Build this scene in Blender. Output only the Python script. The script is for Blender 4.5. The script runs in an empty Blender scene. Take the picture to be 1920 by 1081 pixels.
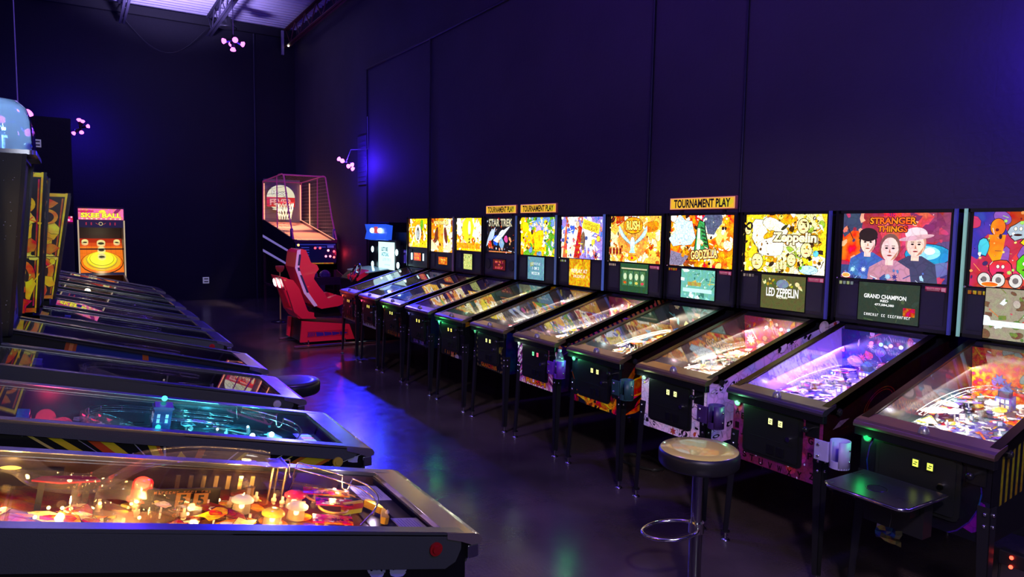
import bpy, math, random
from mathutils import Vector, Matrix
PI=math.pi
sc=bpy.context.scene; COL=sc.collection
# ------------------------------------------------------------------ camera
f_px,yaw,pitch,roll,H=1305.96,0.55923,0.083964,0.015907,1.76455
fw=Vector((math.sin(yaw)*math.cos(pitch),math.cos(yaw)*math.cos(pitch),-math.sin(pitch)))
r0=Vector((math.cos(yaw),-math.sin(yaw),0)); u0=r0.cross(fw)
rr=math.cos(roll)*r0+math.sin(roll)*u0; uu=-math.sin(roll)*r0+math.cos(roll)*u0
cd=bpy.data.cameras.new('camera'); cam=bpy.data.objects.new('camera',cd); COL.objects.link(cam)
M=Matrix((( rr.x,uu.x,-fw.x,0),(rr.y,uu.y,-fw.y,0),(rr.z,uu.z,-fw.z,H),(0,0,0,1)))
cam.matrix_world=M; cd.sensor_width=36; cd.lens=f_px/1920*36; cd.clip_start=.05; cd.clip_end=100
sc.camera=cam
# ------------------------------------------------------------------ world, view, room and fill lights
w=bpy.data.worlds.new('world'); sc.world=w; w.use_nodes=True
w.node_tree.nodes['Background'].inputs[0].default_value=(.03,.015,.12,1); w.node_tree.nodes['Background'].inputs[1].default_value=.05
vs=sc.view_settings; vs.view_transform='Standard'; vs.look='None'; vs.exposure=0; vs.gamma=1; vs.use_curve_mapping=False
try: sc.cycles.use_denoising=True; sc.cycles.sample_clamp_indirect=4
except Exception: pass
def light(name,loc,power,color,radius=.05,parent=None,kind='POINT',rot=None,**kw):
    l=bpy.data.lights.new(name,kind); l.energy=power; l.color=color
    if kind in('POINT','SPOT'): l.shadow_soft_size=radius
    for k,v in kw.items(): setattr(l,k,v)
    o=bpy.data.objects.new(name,l); COL.objects.link(o); o.location=loc
    if rot: o.rotation_euler=rot
    if parent: o.parent=parent
    return o
UV=(.04,.012,1.0)
# unseen black light added to tint the walls; last one: right-wall lamp off frame
light('hall_lamp',(1.2,-1.2,4.6),210,(.17,.05,1),.25)
light('hall_lamp',(1.6,4.6,5.6),210,(.17,.05,1),.25)
light('hall_lamp',(4.38,1.50,2.8),60,(.06,.02,1),.08)
# unseen violet spot added below the joists to brighten the deck
light('deck_lamp',(1.5,14.9,5.0),900,(.45,.36,1),.15,kind='SPOT',rot=(PI-.35,0.1,0),spot_size=2.0,spot_blend=.6)
# unseen fill added to brighten the machine fronts and near sides
light('aisle_lamp',(.3,4.2,3.8),110,(1,.8,1),.12,kind='SPOT',rot=Vector((2.9,2.6,-3.1)).to_track_quat('-Z','Y').to_euler(),spot_size=1.0,spot_blend=.6)
light('aisle_lamp',(.6,-1.6,2.6),85,(.8,.85,.9),.3)
light('aisle_lamp',(.2,-.6,3.2),230,(1,.78,1),.12,kind='SPOT',rot=Vector((3.0,2.9,-2.5)).to_track_quat('-Z','Y').to_euler(),spot_size=.95,spot_blend=.5)

# ------------------------------------------------------------------ materials
_M={}
def hx(s,g=1):
    s=s.lstrip('#'); c=[int(s[i:i+2],16)/255 for i in(0,2,4)]
    return tuple(((x/12.92) if x<=.04045 else ((x+.055)/1.055)**2.4)*g for x in c)
def C4(c): return (c[0],c[1],c[2],1)
def newmat(name):
    m=bpy.data.materials.new(name); m.use_nodes=True; return m,m.node_tree.nodes,m.node_tree.links
def pbr(col,rough=.5,metal=0,emit=0,coat=0,bump=0,bs=200,var=0):
    if isinstance(col,str): col=hx(col)
    key=('p',tuple(round(c,4) for c in col),rough,metal,emit,coat,bump,bs,var)
    if key in _M: return _M[key]
    m,N,L=newmat('surface'); b=N['Principled BSDF']
    b.inputs['Base Color'].default_value=C4(col); b.inputs['Roughness'].default_value=rough; b.inputs['Metallic'].default_value=metal
    b.inputs['Coat Weight'].default_value=coat
    if emit: b.inputs['Emission Color'].default_value=C4(col); b.inputs['Emission Strength'].default_value=emit
    if bump or var:
        tc=N.new('ShaderNodeTexCoord'); n=N.new('ShaderNodeTexNoise'); n.inputs['Scale'].default_value=bs; n.inputs['Detail'].default_value=4
        L.new(tc.outputs['Object'],n.inputs['Vector'])
        if bump:
            bp=N.new('ShaderNodeBump'); bp.inputs['Strength'].default_value=bump; bp.inputs['Distance'].default_value=.004
            L.new(n.outputs['Fac'],bp.inputs['Height']); L.new(bp.outputs['Normal'],b.inputs['Normal'])
        if var:
            mr=N.new('ShaderNodeMapRange'); mr.inputs['To Min'].default_value=max(0,rough-var); mr.inputs['To Max'].default_value=rough+var
            L.new(n.outputs['Fac'],mr.inputs['Value']); L.new(mr.outputs['Result'],b.inputs['Roughness'])
    _M[key]=m; return m
def emis(col,s=1):
    if isinstance(col,str): col=hx(col)
    key=('e',tuple(round(c,4) for c in col),s)
    if key in _M: return _M[key]
    m,N,L=newmat('lamp_glow'); N.remove(N['Principled BSDF']); e=N.new('ShaderNodeEmission')
    e.inputs[0].default_value=C4(col); e.inputs[1].default_value=s; L.new(e.outputs[0],N['Material Output'].inputs[0]); _M[key]=m; return m
def artmat(strength=0,scale=40,amt=.6,rough=.45,dark=.0,hue=.0,lines=.03):
    """printed art: colours come from the faces' colour attribute, fine print lines are procedural"""
    key=('a',strength,scale,amt,rough,dark,hue,lines)
    if key in _M: return _M[key]
    m,N,L=newmat('printed_art'); b=N['Principled BSDF']; b.inputs['Roughness'].default_value=rough
    a=N.new('ShaderNodeAttribute'); a.attribute_name='Col'; out=a.outputs['Color']
    if amt>0:
        tc=N.new('ShaderNodeTexCoord'); n=N.new('ShaderNodeTexNoise'); n.inputs['Scale'].default_value=scale*.35; n.inputs['Detail'].default_value=3
        L.new(tc.outputs['Object'],n.inputs['Vector'])
        mx=N.new('ShaderNodeVectorMath'); mx.operation='MULTIPLY_ADD'; mx.inputs[1].default_value=(.12,.12,.12)
        L.new(n.outputs['Color'],mx.inputs[0]); L.new(tc.outputs['Object'],mx.inputs[2])
        v=N.new('ShaderNodeTexVoronoi'); v.feature='DISTANCE_TO_EDGE'; v.inputs['Scale'].default_value=scale
        L.new(mx.outputs[0],v.inputs['Vector'])
        r=N.new('ShaderNodeMapRange'); r.inputs['From Min'].default_value=lines; r.inputs['From Max'].default_value=lines+.06
        r.inputs['To Min'].default_value=1-amt; r.inputs['To Max'].default_value=1; L.new(v.outputs['Distance'],r.inputs['Value'])
        mm=N.new('ShaderNodeVectorMath'); mm.operation='SCALE'; L.new(out,mm.inputs[0]); L.new(r.outputs[0],mm.inputs['Scale']); out=mm.outputs[0]
        # patches of other inks
        h=N.new('ShaderNodeHueSaturation'); n2=N.new('ShaderNodeTexNoise'); n2.inputs['Scale'].default_value=scale*.6; L.new(tc.outputs['Object'],n2.inputs['Vector'])
        r2=N.new('ShaderNodeMapRange'); r2.inputs['From Min'].default_value=.3; r2.inputs['From Max'].default_value=.7
        r2.inputs['To Min'].default_value=.5-.06-hue; r2.inputs['To Max'].default_value=.5+.06+hue
        L.new(n2.outputs['Fac'],r2.inputs['Value']); L.new(r2.outputs[0],h.inputs['Hue']); h.inputs['Saturation'].default_value=1.05; L.new(out,h.inputs['Color']); out=h.outputs[0]
    if strength:
        if strength<.4: L.new(out,b.inputs['Base Color'])    # weak glow is added to brighten prints; base colour still takes other light
        else: b.inputs['Base Color'].default_value=(.02,.02,.02,1); b.inputs['Roughness'].default_value=.25
        L.new(out,b.inputs['Emission Color']); b.inputs['Emission Strength'].default_value=strength
    else: L.new(out,b.inputs['Base Color'])
    _M[key]=m; return m
def clear(tint=(1,1,1),diff=0,rough=.03,boost=1.,name='clear_glass'):
    key=('g',tint,diff,rough,boost)
    if key in _M: return _M[key]
    m,N,L=newmat(name); N.remove(N['Principled BSDF'])
    t=N.new('ShaderNodeBsdfTransparent'); t.inputs[0].default_value=C4(tint); g=N.new('ShaderNodeBsdfGlossy'); g.inputs['Roughness'].default_value=rough
    fr=N.new('ShaderNodeFresnel'); gm=N.new('ShaderNodeNewGeometry'); io=N.new('ShaderNodeMapRange')
    io.inputs['To Min'].default_value=1.5; io.inputs['To Max'].default_value=1/1.5; L.new(gm.outputs['Backfacing'],io.inputs['Value']); L.new(io.outputs[0],fr.inputs[0])
    mu=N.new('ShaderNodeMath'); mu.operation='MULTIPLY'; mu.use_clamp=True; mu.inputs[1].default_value=boost; L.new(fr.outputs[0],mu.inputs[0])
    src=t.outputs[0]
    if diff:
        d=N.new('ShaderNodeBsdfTranslucent'); d.inputs[0].default_value=C4(tint); d2=N.new('ShaderNodeBsdfDiffuse'); d2.inputs[0].default_value=C4(tint)
        q=N.new('ShaderNodeMixShader'); q.inputs[0].default_value=.5; L.new(d.outputs[0],q.inputs[1]); L.new(d2.outputs[0],q.inputs[2])
        p=N.new('ShaderNodeMixShader'); p.inputs[0].default_value=diff; L.new(src,p.inputs[1]); L.new(q.outputs[0],p.inputs[2]); src=p.outputs[0]
    mx=N.new('ShaderNodeMixShader'); L.new(mu.outputs[0],mx.inputs[0]); L.new(src,mx.inputs[1]); L.new(g.outputs[0],mx.inputs[2]); L.new(mx.outputs[0],N['Material Output'].inputs[0])
    _M[key]=m; return m
CHROME=pbr((.8,.8,.82),.12,1); STEEL=pbr((.55,.55,.6),.25,1); BLACK=pbr((.012,.012,.014),.45); BLACKG=pbr((.01,.01,.012),.22); SATIN=pbr((.02,.02,.024),.35,.0,bump=.25,bs=500)
GLASS=clear(rough=.012); PLASTIC=clear((.97,.96,.94),.05,.05,.9,'clear_plastic'); RUBBER=pbr((.6,.58,.55),.7)

# ------------------------------------------------------------------ mesh builder
class MB:
    def __init__(s): s.v=[];s.f=[];s.c=[];s.sm=[]
    def add(s,vs,fs,col=(1,1,1),smooth=False,M=None):
        o=len(s.v)
        for p in vs: s.v.append(tuple(M@Vector(p)) if M else tuple(p))
        for f in fs: s.f.append(tuple(i+o for i in f)); s.c.append(col); s.sm.append(smooth)
        return s
    def box(s,a,b,col=(1,1,1),M=None):
        x0,y0,z0=a;x1,y1,z1=b
        if x0>x1:x0,x1=x1,x0
        if y0>y1:y0,y1=y1,y0
        if z0>z1:z0,z1=z1,z0
        return s.add([(x0,y0,z0),(x1,y0,z0),(x1,y1,z0),(x0,y1,z0),(x0,y0,z1),(x1,y0,z1),(x1,y1,z1),(x0,y1,z1)],
            [(0,3,2,1),(4,5,6,7),(0,1,5,4),(1,2,6,5),(2,3,7,6),(3,0,4,7)],col,False,M)
    def cbox(s,c,d,col=(1,1,1),M=None): return s.box([c[i]-d[i]/2 for i in range(3)],[c[i]+d[i]/2 for i in range(3)],col,M)
    def prism(s,poly,axis,a,b,col=(1,1,1),M=None,smooth=False):
        """poly in the two other axes (cyclic order), extruded along axis from a to b"""
        n=len(poly)
        def P(p,t): return {'x':(t,p[0],p[1]),'y':(p[0],t,p[1]),'z':(p[0],p[1],t)}[axis]
        vs=[P(p,a) for p in poly]+[P(p,b) for p in poly]
        fs=[(i,(i+1)%n,n+(i+1)%n,n+i) for i in range(n)]
        o=len(s.f); s.add(vs,fs,col,smooth,M); s.add(vs[:n],[tuple(range(n))[::-1]],col,False,M); s.add(vs[n:],[tuple(range(n))],col,False,M)
        return s
    def cyl(s,p,q,r,r2=None,n=16,col=(1,1,1),M=None,caps=True):
        p=Vector(p);q=Vector(q);d=(q-p).normalized(); a=d.orthogonal().normalized(); b=d.cross(a); r2=r if r2 is None else r2
        vs=[p+r*(a*math.cos(2*PI*i/n)+b*math.sin(2*PI*i/n)) for i in range(n)]+[q+r2*(a*math.cos(2*PI*i/n)+b*math.sin(2*PI*i/n)) for i in range(n)]
        s.add(vs,[(i,(i+1)%n,n+(i+1)%n,n+i) for i in range(n)],col,True,M)
        if caps: s.add(vs[:n],[tuple(range(n))[::-1]],col,False,M); s.add(vs[n:],[tuple(range(n))],col,False,M)
        return s
    def lathe(s,prof,c=(0,0,0),n=24,col=(1,1,1),M=None):
        m=len(prof); vs=[(c[0]+r*math.cos(2*PI*i/n),c[1]+r*math.sin(2*PI*i/n),c[2]+z) for r,z in prof for i in range(n)]
        fs=[(j*n+i,j*n+(i+1)%n,(j+1)*n+(i+1)%n,(j+1)*n+i) for j in range(m-1) for i in range(n)]
        return s.add(vs,fs,col,True,M)
    def sphere(s,c,r,n=12,col=(1,1,1),sq=(1,1,1),M=None):
        m=max(6,n//2+2); pts=[]
        for j in range(m+1):
            t=PI*j/m
            for i in range(n): a=2*PI*i/n; pts.append((c[0]+r*sq[0]*math.sin(t)*math.cos(a),c[1]+r*sq[1]*math.sin(t)*math.sin(a),c[2]-r*sq[2]*math.cos(t)))
        return s.add(pts,[(j*n+i,j*n+(i+1)%n,(j+1)*n+(i+1)%n,(j+1)*n+i) for j in range(m) for i in range(n)],col,True,M)
    def tube(s,pts,r,n=8,col=(1,1,1),closed=False,M=None):
        P=[Vector(p) for p in pts]; k=len(P); up=None; rings=[]
        for i,p in enumerate(P):
            if closed: d=(P[(i+1)%k]-P[i-1]).normalized()
            else: d=(P[min(i+1,k-1)]-P[max(i-1,0)]).normalized()
            if up is None: up=d.orthogonal().normalized()
            a=(up-d*up.dot(d)); a=a.normalized() if a.length>1e-6 else d.orthogonal().normalized(); up=a; b=d.cross(a)
            rings+= [p+r*(a*math.cos(2*PI*j/n)+b*math.sin(2*PI*j/n)) for j in range(n)]
        fs=[(i*n+j,i*n+(j+1)%n,((i+1)%k)*n+(j+1)%n,((i+1)%k)*n+j) for i in range(k if closed else k-1) for j in range(n)]
        s.add(rings,fs,col,True,M)
        if not closed: s.add(rings[:n],[tuple(range(n))[::-1]],col,False,M); s.add(rings[-n:],[tuple(range(n))],col,False,M)
        return s
    def sweep(s,pts,prof,col=(1,1,1),M=None):
        """open profile (side,height) carried along a path with level cross-sections"""
        P=[Vector(p) for p in pts];k=len(P);m=len(prof);vs=[]
        for i,p in enumerate(P):
            d=(P[min(i+1,k-1)]-P[max(i-1,0)]); d.z=0; d.normalize(); a=Vector((-d.y,d.x,0))
            vs+=[p+a*x+Vector((0,0,z)) for x,z in prof]
        return s.add(vs,[(i*m+j,i*m+j+1,(i+1)*m+j+1,(i+1)*m+j) for i in range(k-1) for j in range(m-1)],col,True,M)
    def art(s,A,O,U,V,eps=.00006):
        O=Vector(O);U=Vector(U);V=Vector(V);N=U.cross(V).normalized()
        for k,(pts,faces,col) in enumerate(A.items):
            s.add([O+U*p[0]+V*p[1]+N*(eps*k) for p in pts],faces,col)
        return s
    def build(s,name,mat,parent=None,M=None,bevel=0):
        me=bpy.data.meshes.new(name); me.from_pydata([Vector(p) for p in s.v],[],s.f)
        at=me.color_attributes.new('Col','FLOAT_COLOR','CORNER'); buf=[]
        for f,c in zip(s.f,s.c): buf+=[c[0],c[1],c[2],1.0]*len(f)
        at.data.foreach_set('color',buf); me.polygons.foreach_set('use_smooth',s.sm); me.materials.append(mat); me.update()
        o=bpy.data.objects.new(name,me); COL.objects.link(o)
        if parent: o.parent=parent
        if M is not None: o.matrix_local=M
        if bevel:
            b=o.modifiers.new('bevel','BEVEL'); b.width=bevel; b.segments=2; b.limit_method='ANGLE'; b.angle_limit=.6
        return o
def inst(o,parent,loc=None,rz=None,M=None):
    c=bpy.data.objects.new(o.name.split('.')[0],o.data); COL.objects.link(c); c.parent=parent
    for m in o.modifiers:
        n=c.modifiers.new(m.name,m.type); n.width=m.width; n.segments=m.segments; n.limit_method=m.limit_method; n.angle_limit=m.angle_limit
    if M is not None: c.matrix_local=M
    elif loc is not None:
        c.location=loc
        if rz is not None: c.rotation_euler=(0,0,rz)
    return c
def thing(name,label,cat,loc=(0,0,0),rz=0,group=None):
    o=bpy.data.objects.new(name,None); COL.objects.link(o); o.empty_display_size=.1; o.location=loc; o.rotation_euler=(0,0,rz)
    return tag(o,label,cat,group)
def tag(o,label,cat,group=None):
    o['label']=label; o['category']=cat
    if group: o['group']=group
    return o
def struct(name,mb,mat): o=mb.build(name,mat); o['kind']='structure'; return o
# text as flat outlines
_T={}
def text(s,bold=.02):
    if (s,bold) in _T: return _T[(s,bold)]
    cu=bpy.data.curves.new('t','FONT'); cu.body=s; cu.offset=bold; cu.resolution_u=3; cu.fill_mode='FRONT' if hasattr(cu,'fill_mode') else 'BOTH'
    o=bpy.data.objects.new('t',cu); COL.objects.link(o); dg=bpy.context.evaluated_depsgraph_get(); dg.update()
    me=bpy.data.meshes.new_from_object(o.evaluated_get(dg)); vs=[(v.co.x,v.co.y) for v in me.vertices]; fs=[]
    for p in me.polygons:
        f=list(p.vertices); ar=sum(vs[f[i]][0]*vs[f[(i+1)%len(f)]][1]-vs[f[(i+1)%len(f)]][0]*vs[f[i]][1] for i in range(len(f)))
        fs.append(tuple(f if ar>0 else f[::-1]))
    x0=min(p[0] for p in vs);x1=max(p[0] for p in vs);y0=min(p[1] for p in vs);y1=max(p[1] for p in vs)
    vs=[((p[0]-x0)/(x1-x0)-.5,(p[1]-y0)/(y1-y0)-.5) for p in vs]
    bpy.data.objects.remove(o); bpy.data.curves.remove(cu); bpy.data.meshes.remove(me); _T[(s,bold)]=(vs,fs); return vs,fs
# ------------------------------------------------------------------ flat printed art: a stack of clipped polygons
def clip(poly,x0,y0,x1,y1):
    for ax,lim,sg in((0,x0,1),(0,x1,-1),(1,y0,1),(1,y1,-1)):
        out=[];n=len(poly)
        for i in range(n):
            a=poly[i];b=poly[(i+1)%n];da=(a[ax]-lim)*sg;db=(b[ax]-lim)*sg
            if da>=0: out.append(a)
            if (da>=0)!=(db>=0):
                t=da/(da-db); out.append((a[0]+(b[0]-a[0])*t,a[1]+(b[1]-a[1])*t))
        poly=out
        if len(poly)<3: return []
    return poly
class Art:
    def __init__(s,w,h,seed=0): s.w=w;s.h=h;s.items=[];s.r=random.Random(seed)
    def poly(s,p,c):
        if isinstance(c,str): c=hx(c)
        ar=sum(p[i][0]*p[(i+1)%len(p)][1]-p[(i+1)%len(p)][0]*p[i][1] for i in range(len(p)))
        if ar<0: p=p[::-1]
        p=clip(list(p),-s.w/2,-s.h/2,s.w/2,s.h/2)
        if p: s.items.append((p,[tuple(range(len(p)))],c))
        return s
    def bg(s,c): return s.poly([(-s.w/2,-s.h/2),(s.w/2,-s.h/2),(s.w/2,s.h/2),(-s.w/2,s.h/2)],c)
    def rect(s,x,y,w,h,c,a=0):
        ca,sa=math.cos(a),math.sin(a)
        return s.poly([(x+ca*dx-sa*dy,y+sa*dx+ca*dy) for dx,dy in((-w/2,-h/2),(w/2,-h/2),(w/2,h/2),(-w/2,h/2))],c)
    def ell(s,x,y,rx,ry,c,a=0,n=20,ol=0,oc='#0a0505'):
        if ol: s.ell(x,y,rx+ol,ry+ol,oc,a,n)
        ca,sa=math.cos(a),math.sin(a)
        return s.poly([(x+ca*rx*math.cos(2*PI*i/n)-sa*ry*math.sin(2*PI*i/n),y+sa*rx*math.cos(2*PI*i/n)+ca*ry*math.sin(2*PI*i/n)) for i in range(n)],c)
    def blob(s,x,y,r,c,n=11,j=.35,ol=0,sx=1,sy=1,a=None,oc='#0a0505'):
        a=s.r.uniform(0,6.28) if a is None else a; ca,sa=math.cos(a),math.sin(a)
        rs=[r*(1+s.r.uniform(-j,j)) for _ in range(n)]
        def P(e):
            o=[]
            for i in range(n):
                t=2*PI*i/n; X=(rs[i]+e)*math.cos(t)*sx; Y=(rs[i]+e)*math.sin(t)*sy; o.append((x+ca*X-sa*Y,y+sa*X+ca*Y))
            return o
        if ol: s.poly(P(ol),oc)
        return s.poly(P(0),c)
    def star(s,x,y,r,c,n=7,q=.4,a=0,ol=0):
        if ol: s.star(x,y,r+ol,'#0a0505',n,q,a)
        return s.poly([(x+(r if i%2 else r*q)*math.cos(a+PI*i/n),y+(r if i%2 else r*q)*math.sin(a+PI*i/n)) for i in range(2*n)],c)
    def ring(s,x,y,r,t,c,inner,n=22): s.ell(x,y,r,r,c,n=n); return s.ell(x,y,r-t,r-t,inner,n=n)
    def text(s,t,x,y,w,h,c,out=None,bold=.02,a=0,ow=.004,it=0):
        ca,sa=math.cos(a),math.sin(a)
        if t[0]=='~':   # print too small to read in the photo: uneven strokes
            n=len(t)-1
            for i in range(n):
                if t[i+1]==' ': continue
                ww=w/n; X=-w/2+(i+.5)*ww
                for (u,v,rw,rh) in s.r.choice((((-.25,0,.2,1),(.05,.4,.5,.2)),((-.25,0,.2,1),(.2,0,.2,1),(0,.1,.4,.2)),((0,0,.22,1),(0,-.4,.6,.2)),((-.25,0,.2,1),(0,.4,.5,.2),(0,-.4,.5,.2)))):
                    s.rect(x+ca*(X+u*ww)-sa*v*h,y+sa*(X+u*ww)+ca*v*h,rw*ww,rh*h,c,a)
            return s
        vs,fs=text(t,bold)
        def put(dx,dy,col,vv=vs,ff=fs):
            if isinstance(col,str): col=hx(col)
            s.items.append(([(x+dx+ca*(p[0]*w+it*p[1]*h)-sa*p[1]*h,y+dy+sa*(p[0]*w+it*p[1]*h)+ca*p[1]*h) for p in vv],ff,col))
        if out:
            for k in range(6): put(ow*math.cos(k*PI/3),ow*math.sin(k*PI/3),out)
        put(0,0,c); return s
    def scatter(s,n,pal,r0,r1,kinds='bbsel',ol=.002,box=None):
        x0,y0,x1,y1=box or (-s.w/2,-s.h/2,s.w/2,s.h/2); R=s.r
        for _ in range(n):
            x=R.uniform(x0,x1);y=R.uniform(y0,y1);r=R.uniform(r0,r1);c=R.choice(pal);k=R.choice(kinds)
            if k=='b': s.blob(x,y,r,c,R.choice((7,9,12)),.4,ol,R.uniform(.6,1.6),R.uniform(.5,1))
            elif k=='s': s.star(x,y,r,c,R.choice((5,7,9)),R.uniform(.3,.7),R.uniform(0,6),ol)
            elif k=='e': s.ell(x,y,r,r*R.uniform(.4,1),c,R.uniform(0,3),16,ol)
            elif k=='l': s.rect(x,y,r*R.uniform(2,4),r*.25,c,R.uniform(0,3.1))
            elif k=='r': s.rect(x,y,r*1.6,r,c,R.uniform(-.5,.5))
        return s
    def person(s,x,y,h,skin,hair,shirt,hat=None):
        s.poly([(x-h*.42,y-h*.55),(x-h*.36,y-h*.2),(x-h*.12,y-h*.06),(x+h*.12,y-h*.06),(x+h*.36,y-h*.2),(x+h*.42,y-h*.55)],shirt)
        s.rect(x,y-h*.08,h*.14,h*.14,skin); s.ell(x,y+h*.17,h*.185,h*.24,hair); s.ell(x,y+h*.13,h*.155,h*.21,skin)
        for q in(-1,1): s.ell(x+q*h*.06,y+h*.15,h*.028,h*.016,'#180c0c'); s.rect(x+q*h*.06,y+h*.19,h*.06,h*.012,'#2a1410')
        s.poly([(x-h*.018,y+h*.07),(x+h*.022,y+h*.07),(x+.0,y+h*.14)],'#b87860'); s.ell(x,y+h*.02,h*.045,h*.012,'#8a2a2a')
        s.poly([(x+h*.02,y-h*.07),(x+h*.155,y+h*.12),(x+h*.11,y-h*.02)],'#c08070')
        if hat=='cap': s.ell(x,y+h*.3,h*.2,h*.14,hair); s.rect(x,y+h*.235,h*.4,h*.04,hair,.05)
        if hat=='brim': s.ell(x,y+h*.34,h*.2,h*.12,'#e8d0d8'); s.ell(x,y+h*.27,h*.32,h*.045,'#d8a8b8',.15)
        return s
# ------------------------------------------------------------------ the room
def wallmat(col,rough=.75,brick=True):
    m,N,L=newmat('painted_block_wall'); b=N['Principled BSDF']; b.inputs['Roughness'].default_value=rough; b.inputs['Base Color'].default_value=C4(col)
    tc=N.new('ShaderNodeTexCoord'); mp=N.new('ShaderNodeMapping'); L.new(tc.outputs['Object'],mp.inputs[0])
    sx=N.new('ShaderNodeSeparateXYZ'); cx=N.new('ShaderNodeCombineXYZ'); L.new(mp.outputs[0],sx.inputs[0])
    ad=N.new('ShaderNodeMath'); L.new(sx.outputs['X'],ad.inputs[0]); L.new(sx.outputs['Y'],ad.inputs[1])
    L.new(ad.outputs[0],cx.inputs['X']); L.new(sx.outputs['Z'],cx.inputs['Y'])
    br=N.new('ShaderNodeTexBrick'); L.new(cx.outputs[0],br.inputs['Vector']); br.inputs['Scale'].default_value=1; br.inputs['Brick Width'].default_value=.4; br.inputs['Row Height'].default_value=.2; br.inputs['Mortar Size'].default_value=.006
    n=N.new('ShaderNodeTexNoise'); n.inputs['Scale'].default_value=30; n.inputs['Detail'].default_value=5; L.new(tc.outputs['Object'],n.inputs['Vector'])
    a2=N.new('ShaderNodeMath'); a2.operation='MULTIPLY_ADD'; a2.inputs[1].default_value=-.6; L.new(br.outputs['Fac'],a2.inputs[0]); L.new(n.outputs['Fac'],a2.inputs[2])
    bp=N.new('ShaderNodeBump'); bp.inputs['Strength'].default_value=.35; bp.inputs['Distance'].default_value=.01; L.new(a2.outputs[0],bp.inputs['Height']); L.new(bp.outputs[0],b.inputs['Normal'])
    n2=N.new('ShaderNodeTexNoise'); n2.inputs['Scale'].default_value=.8; n2.inputs['Detail'].default_value=4; L.new(tc.outputs['Object'],n2.inputs['Vector'])
    r=N.new('ShaderNodeMapRange'); r.inputs['To Min'].default_value=.6; r.inputs['To Max'].default_value=1.4; L.new(n2.outputs['Fac'],r.inputs[0])
    s=N.new('ShaderNodeVectorMath'); s.operation='SCALE'; s.inputs[0].default_value=col; L.new(r.outputs[0],s.inputs['Scale']); L.new(s.outputs[0],b.inputs['Base Color'])
    return m
XW,YB,ZC=4.71,17.8,6.53
WALL=wallmat((.050,.040,.050)); WALLB=wallmat((.010,.009,.016));  # WALLB: distance from the lamps put into a darker, bluer wall colour
def floormat():
    m,N,L=newmat('sealed_concrete'); b=N['Principled BSDF']
    tc=N.new('ShaderNodeTexCoord'); n=N.new('ShaderNodeTexNoise'); n.inputs['Scale'].default_value=1.6; n.inputs['Detail'].default_value=8; L.new(tc.outputs['Object'],n.inputs[0])
    r=N.new('ShaderNodeValToRGB'); b.inputs['IOR'].default_value=1.7; r.color_ramp.elements[0].color=(.050,.036,.038,1); r.color_ramp.elements[1].color=(.14,.10,.095,1); r.color_ramp.elements[0].position=.3; r.color_ramp.elements[1].position=.75
    L.new(n.outputs['Fac'],r.inputs[0]); L.new(r.outputs[0],b.inputs['Base Color'])
    n2=N.new('ShaderNodeTexNoise'); n2.inputs['Scale'].default_value=9; n2.inputs['Detail'].default_value=8; L.new(tc.outputs['Object'],n2.inputs[0])
    q=N.new('ShaderNodeMapRange'); q.inputs['To Min'].default_value=.13; q.inputs['To Max'].default_value=.30; L.new(n2.outputs['Fac'],q.inputs[0]); L.new(q.outputs[0],b.inputs['Roughness'])
    bp=N.new('ShaderNodeBump'); bp.inputs['Strength'].default_value=.08; bp.inputs['Distance'].default_value=.01; n3=N.new('ShaderNodeTexNoise'); n3.inputs['Scale'].default_value=60; L.new(tc.outputs['Object'],n3.inputs[0]); L.new(n3.outputs['Fac'],bp.inputs['Height']); L.new(bp.outputs[0],b.inputs['Normal'])
    return m
struct('floor',MB().box((-6,-5,-.1),(XW+.2,YB+.2,0)),floormat())
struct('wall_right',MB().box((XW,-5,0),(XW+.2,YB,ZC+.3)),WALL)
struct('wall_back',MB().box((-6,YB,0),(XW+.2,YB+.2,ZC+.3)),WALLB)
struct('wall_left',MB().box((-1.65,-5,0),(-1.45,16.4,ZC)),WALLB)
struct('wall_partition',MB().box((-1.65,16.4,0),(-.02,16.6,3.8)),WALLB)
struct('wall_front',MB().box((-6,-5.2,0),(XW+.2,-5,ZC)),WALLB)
# corrugated steel deck
m=MB(); n=int((YB+5)/.19); prof=[]
for i in range(n+1):
    y=-5+i*.19; prof+=[(y,ZC),(y+.06,ZC),(y+.085,ZC+.06),(y+.165,ZC+.06)]
k=len(prof); vs=[(-6,y,z) for y,z in prof]+[(XW+.2,y,z) for y,z in prof]
m.add(vs,[(i,i+1,k+i+1,k+i) for i in range(k-1)]); struct('ceiling',m,pbr((.50,.48,.56),.5,.0,bump=.1,bs=3))
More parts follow.
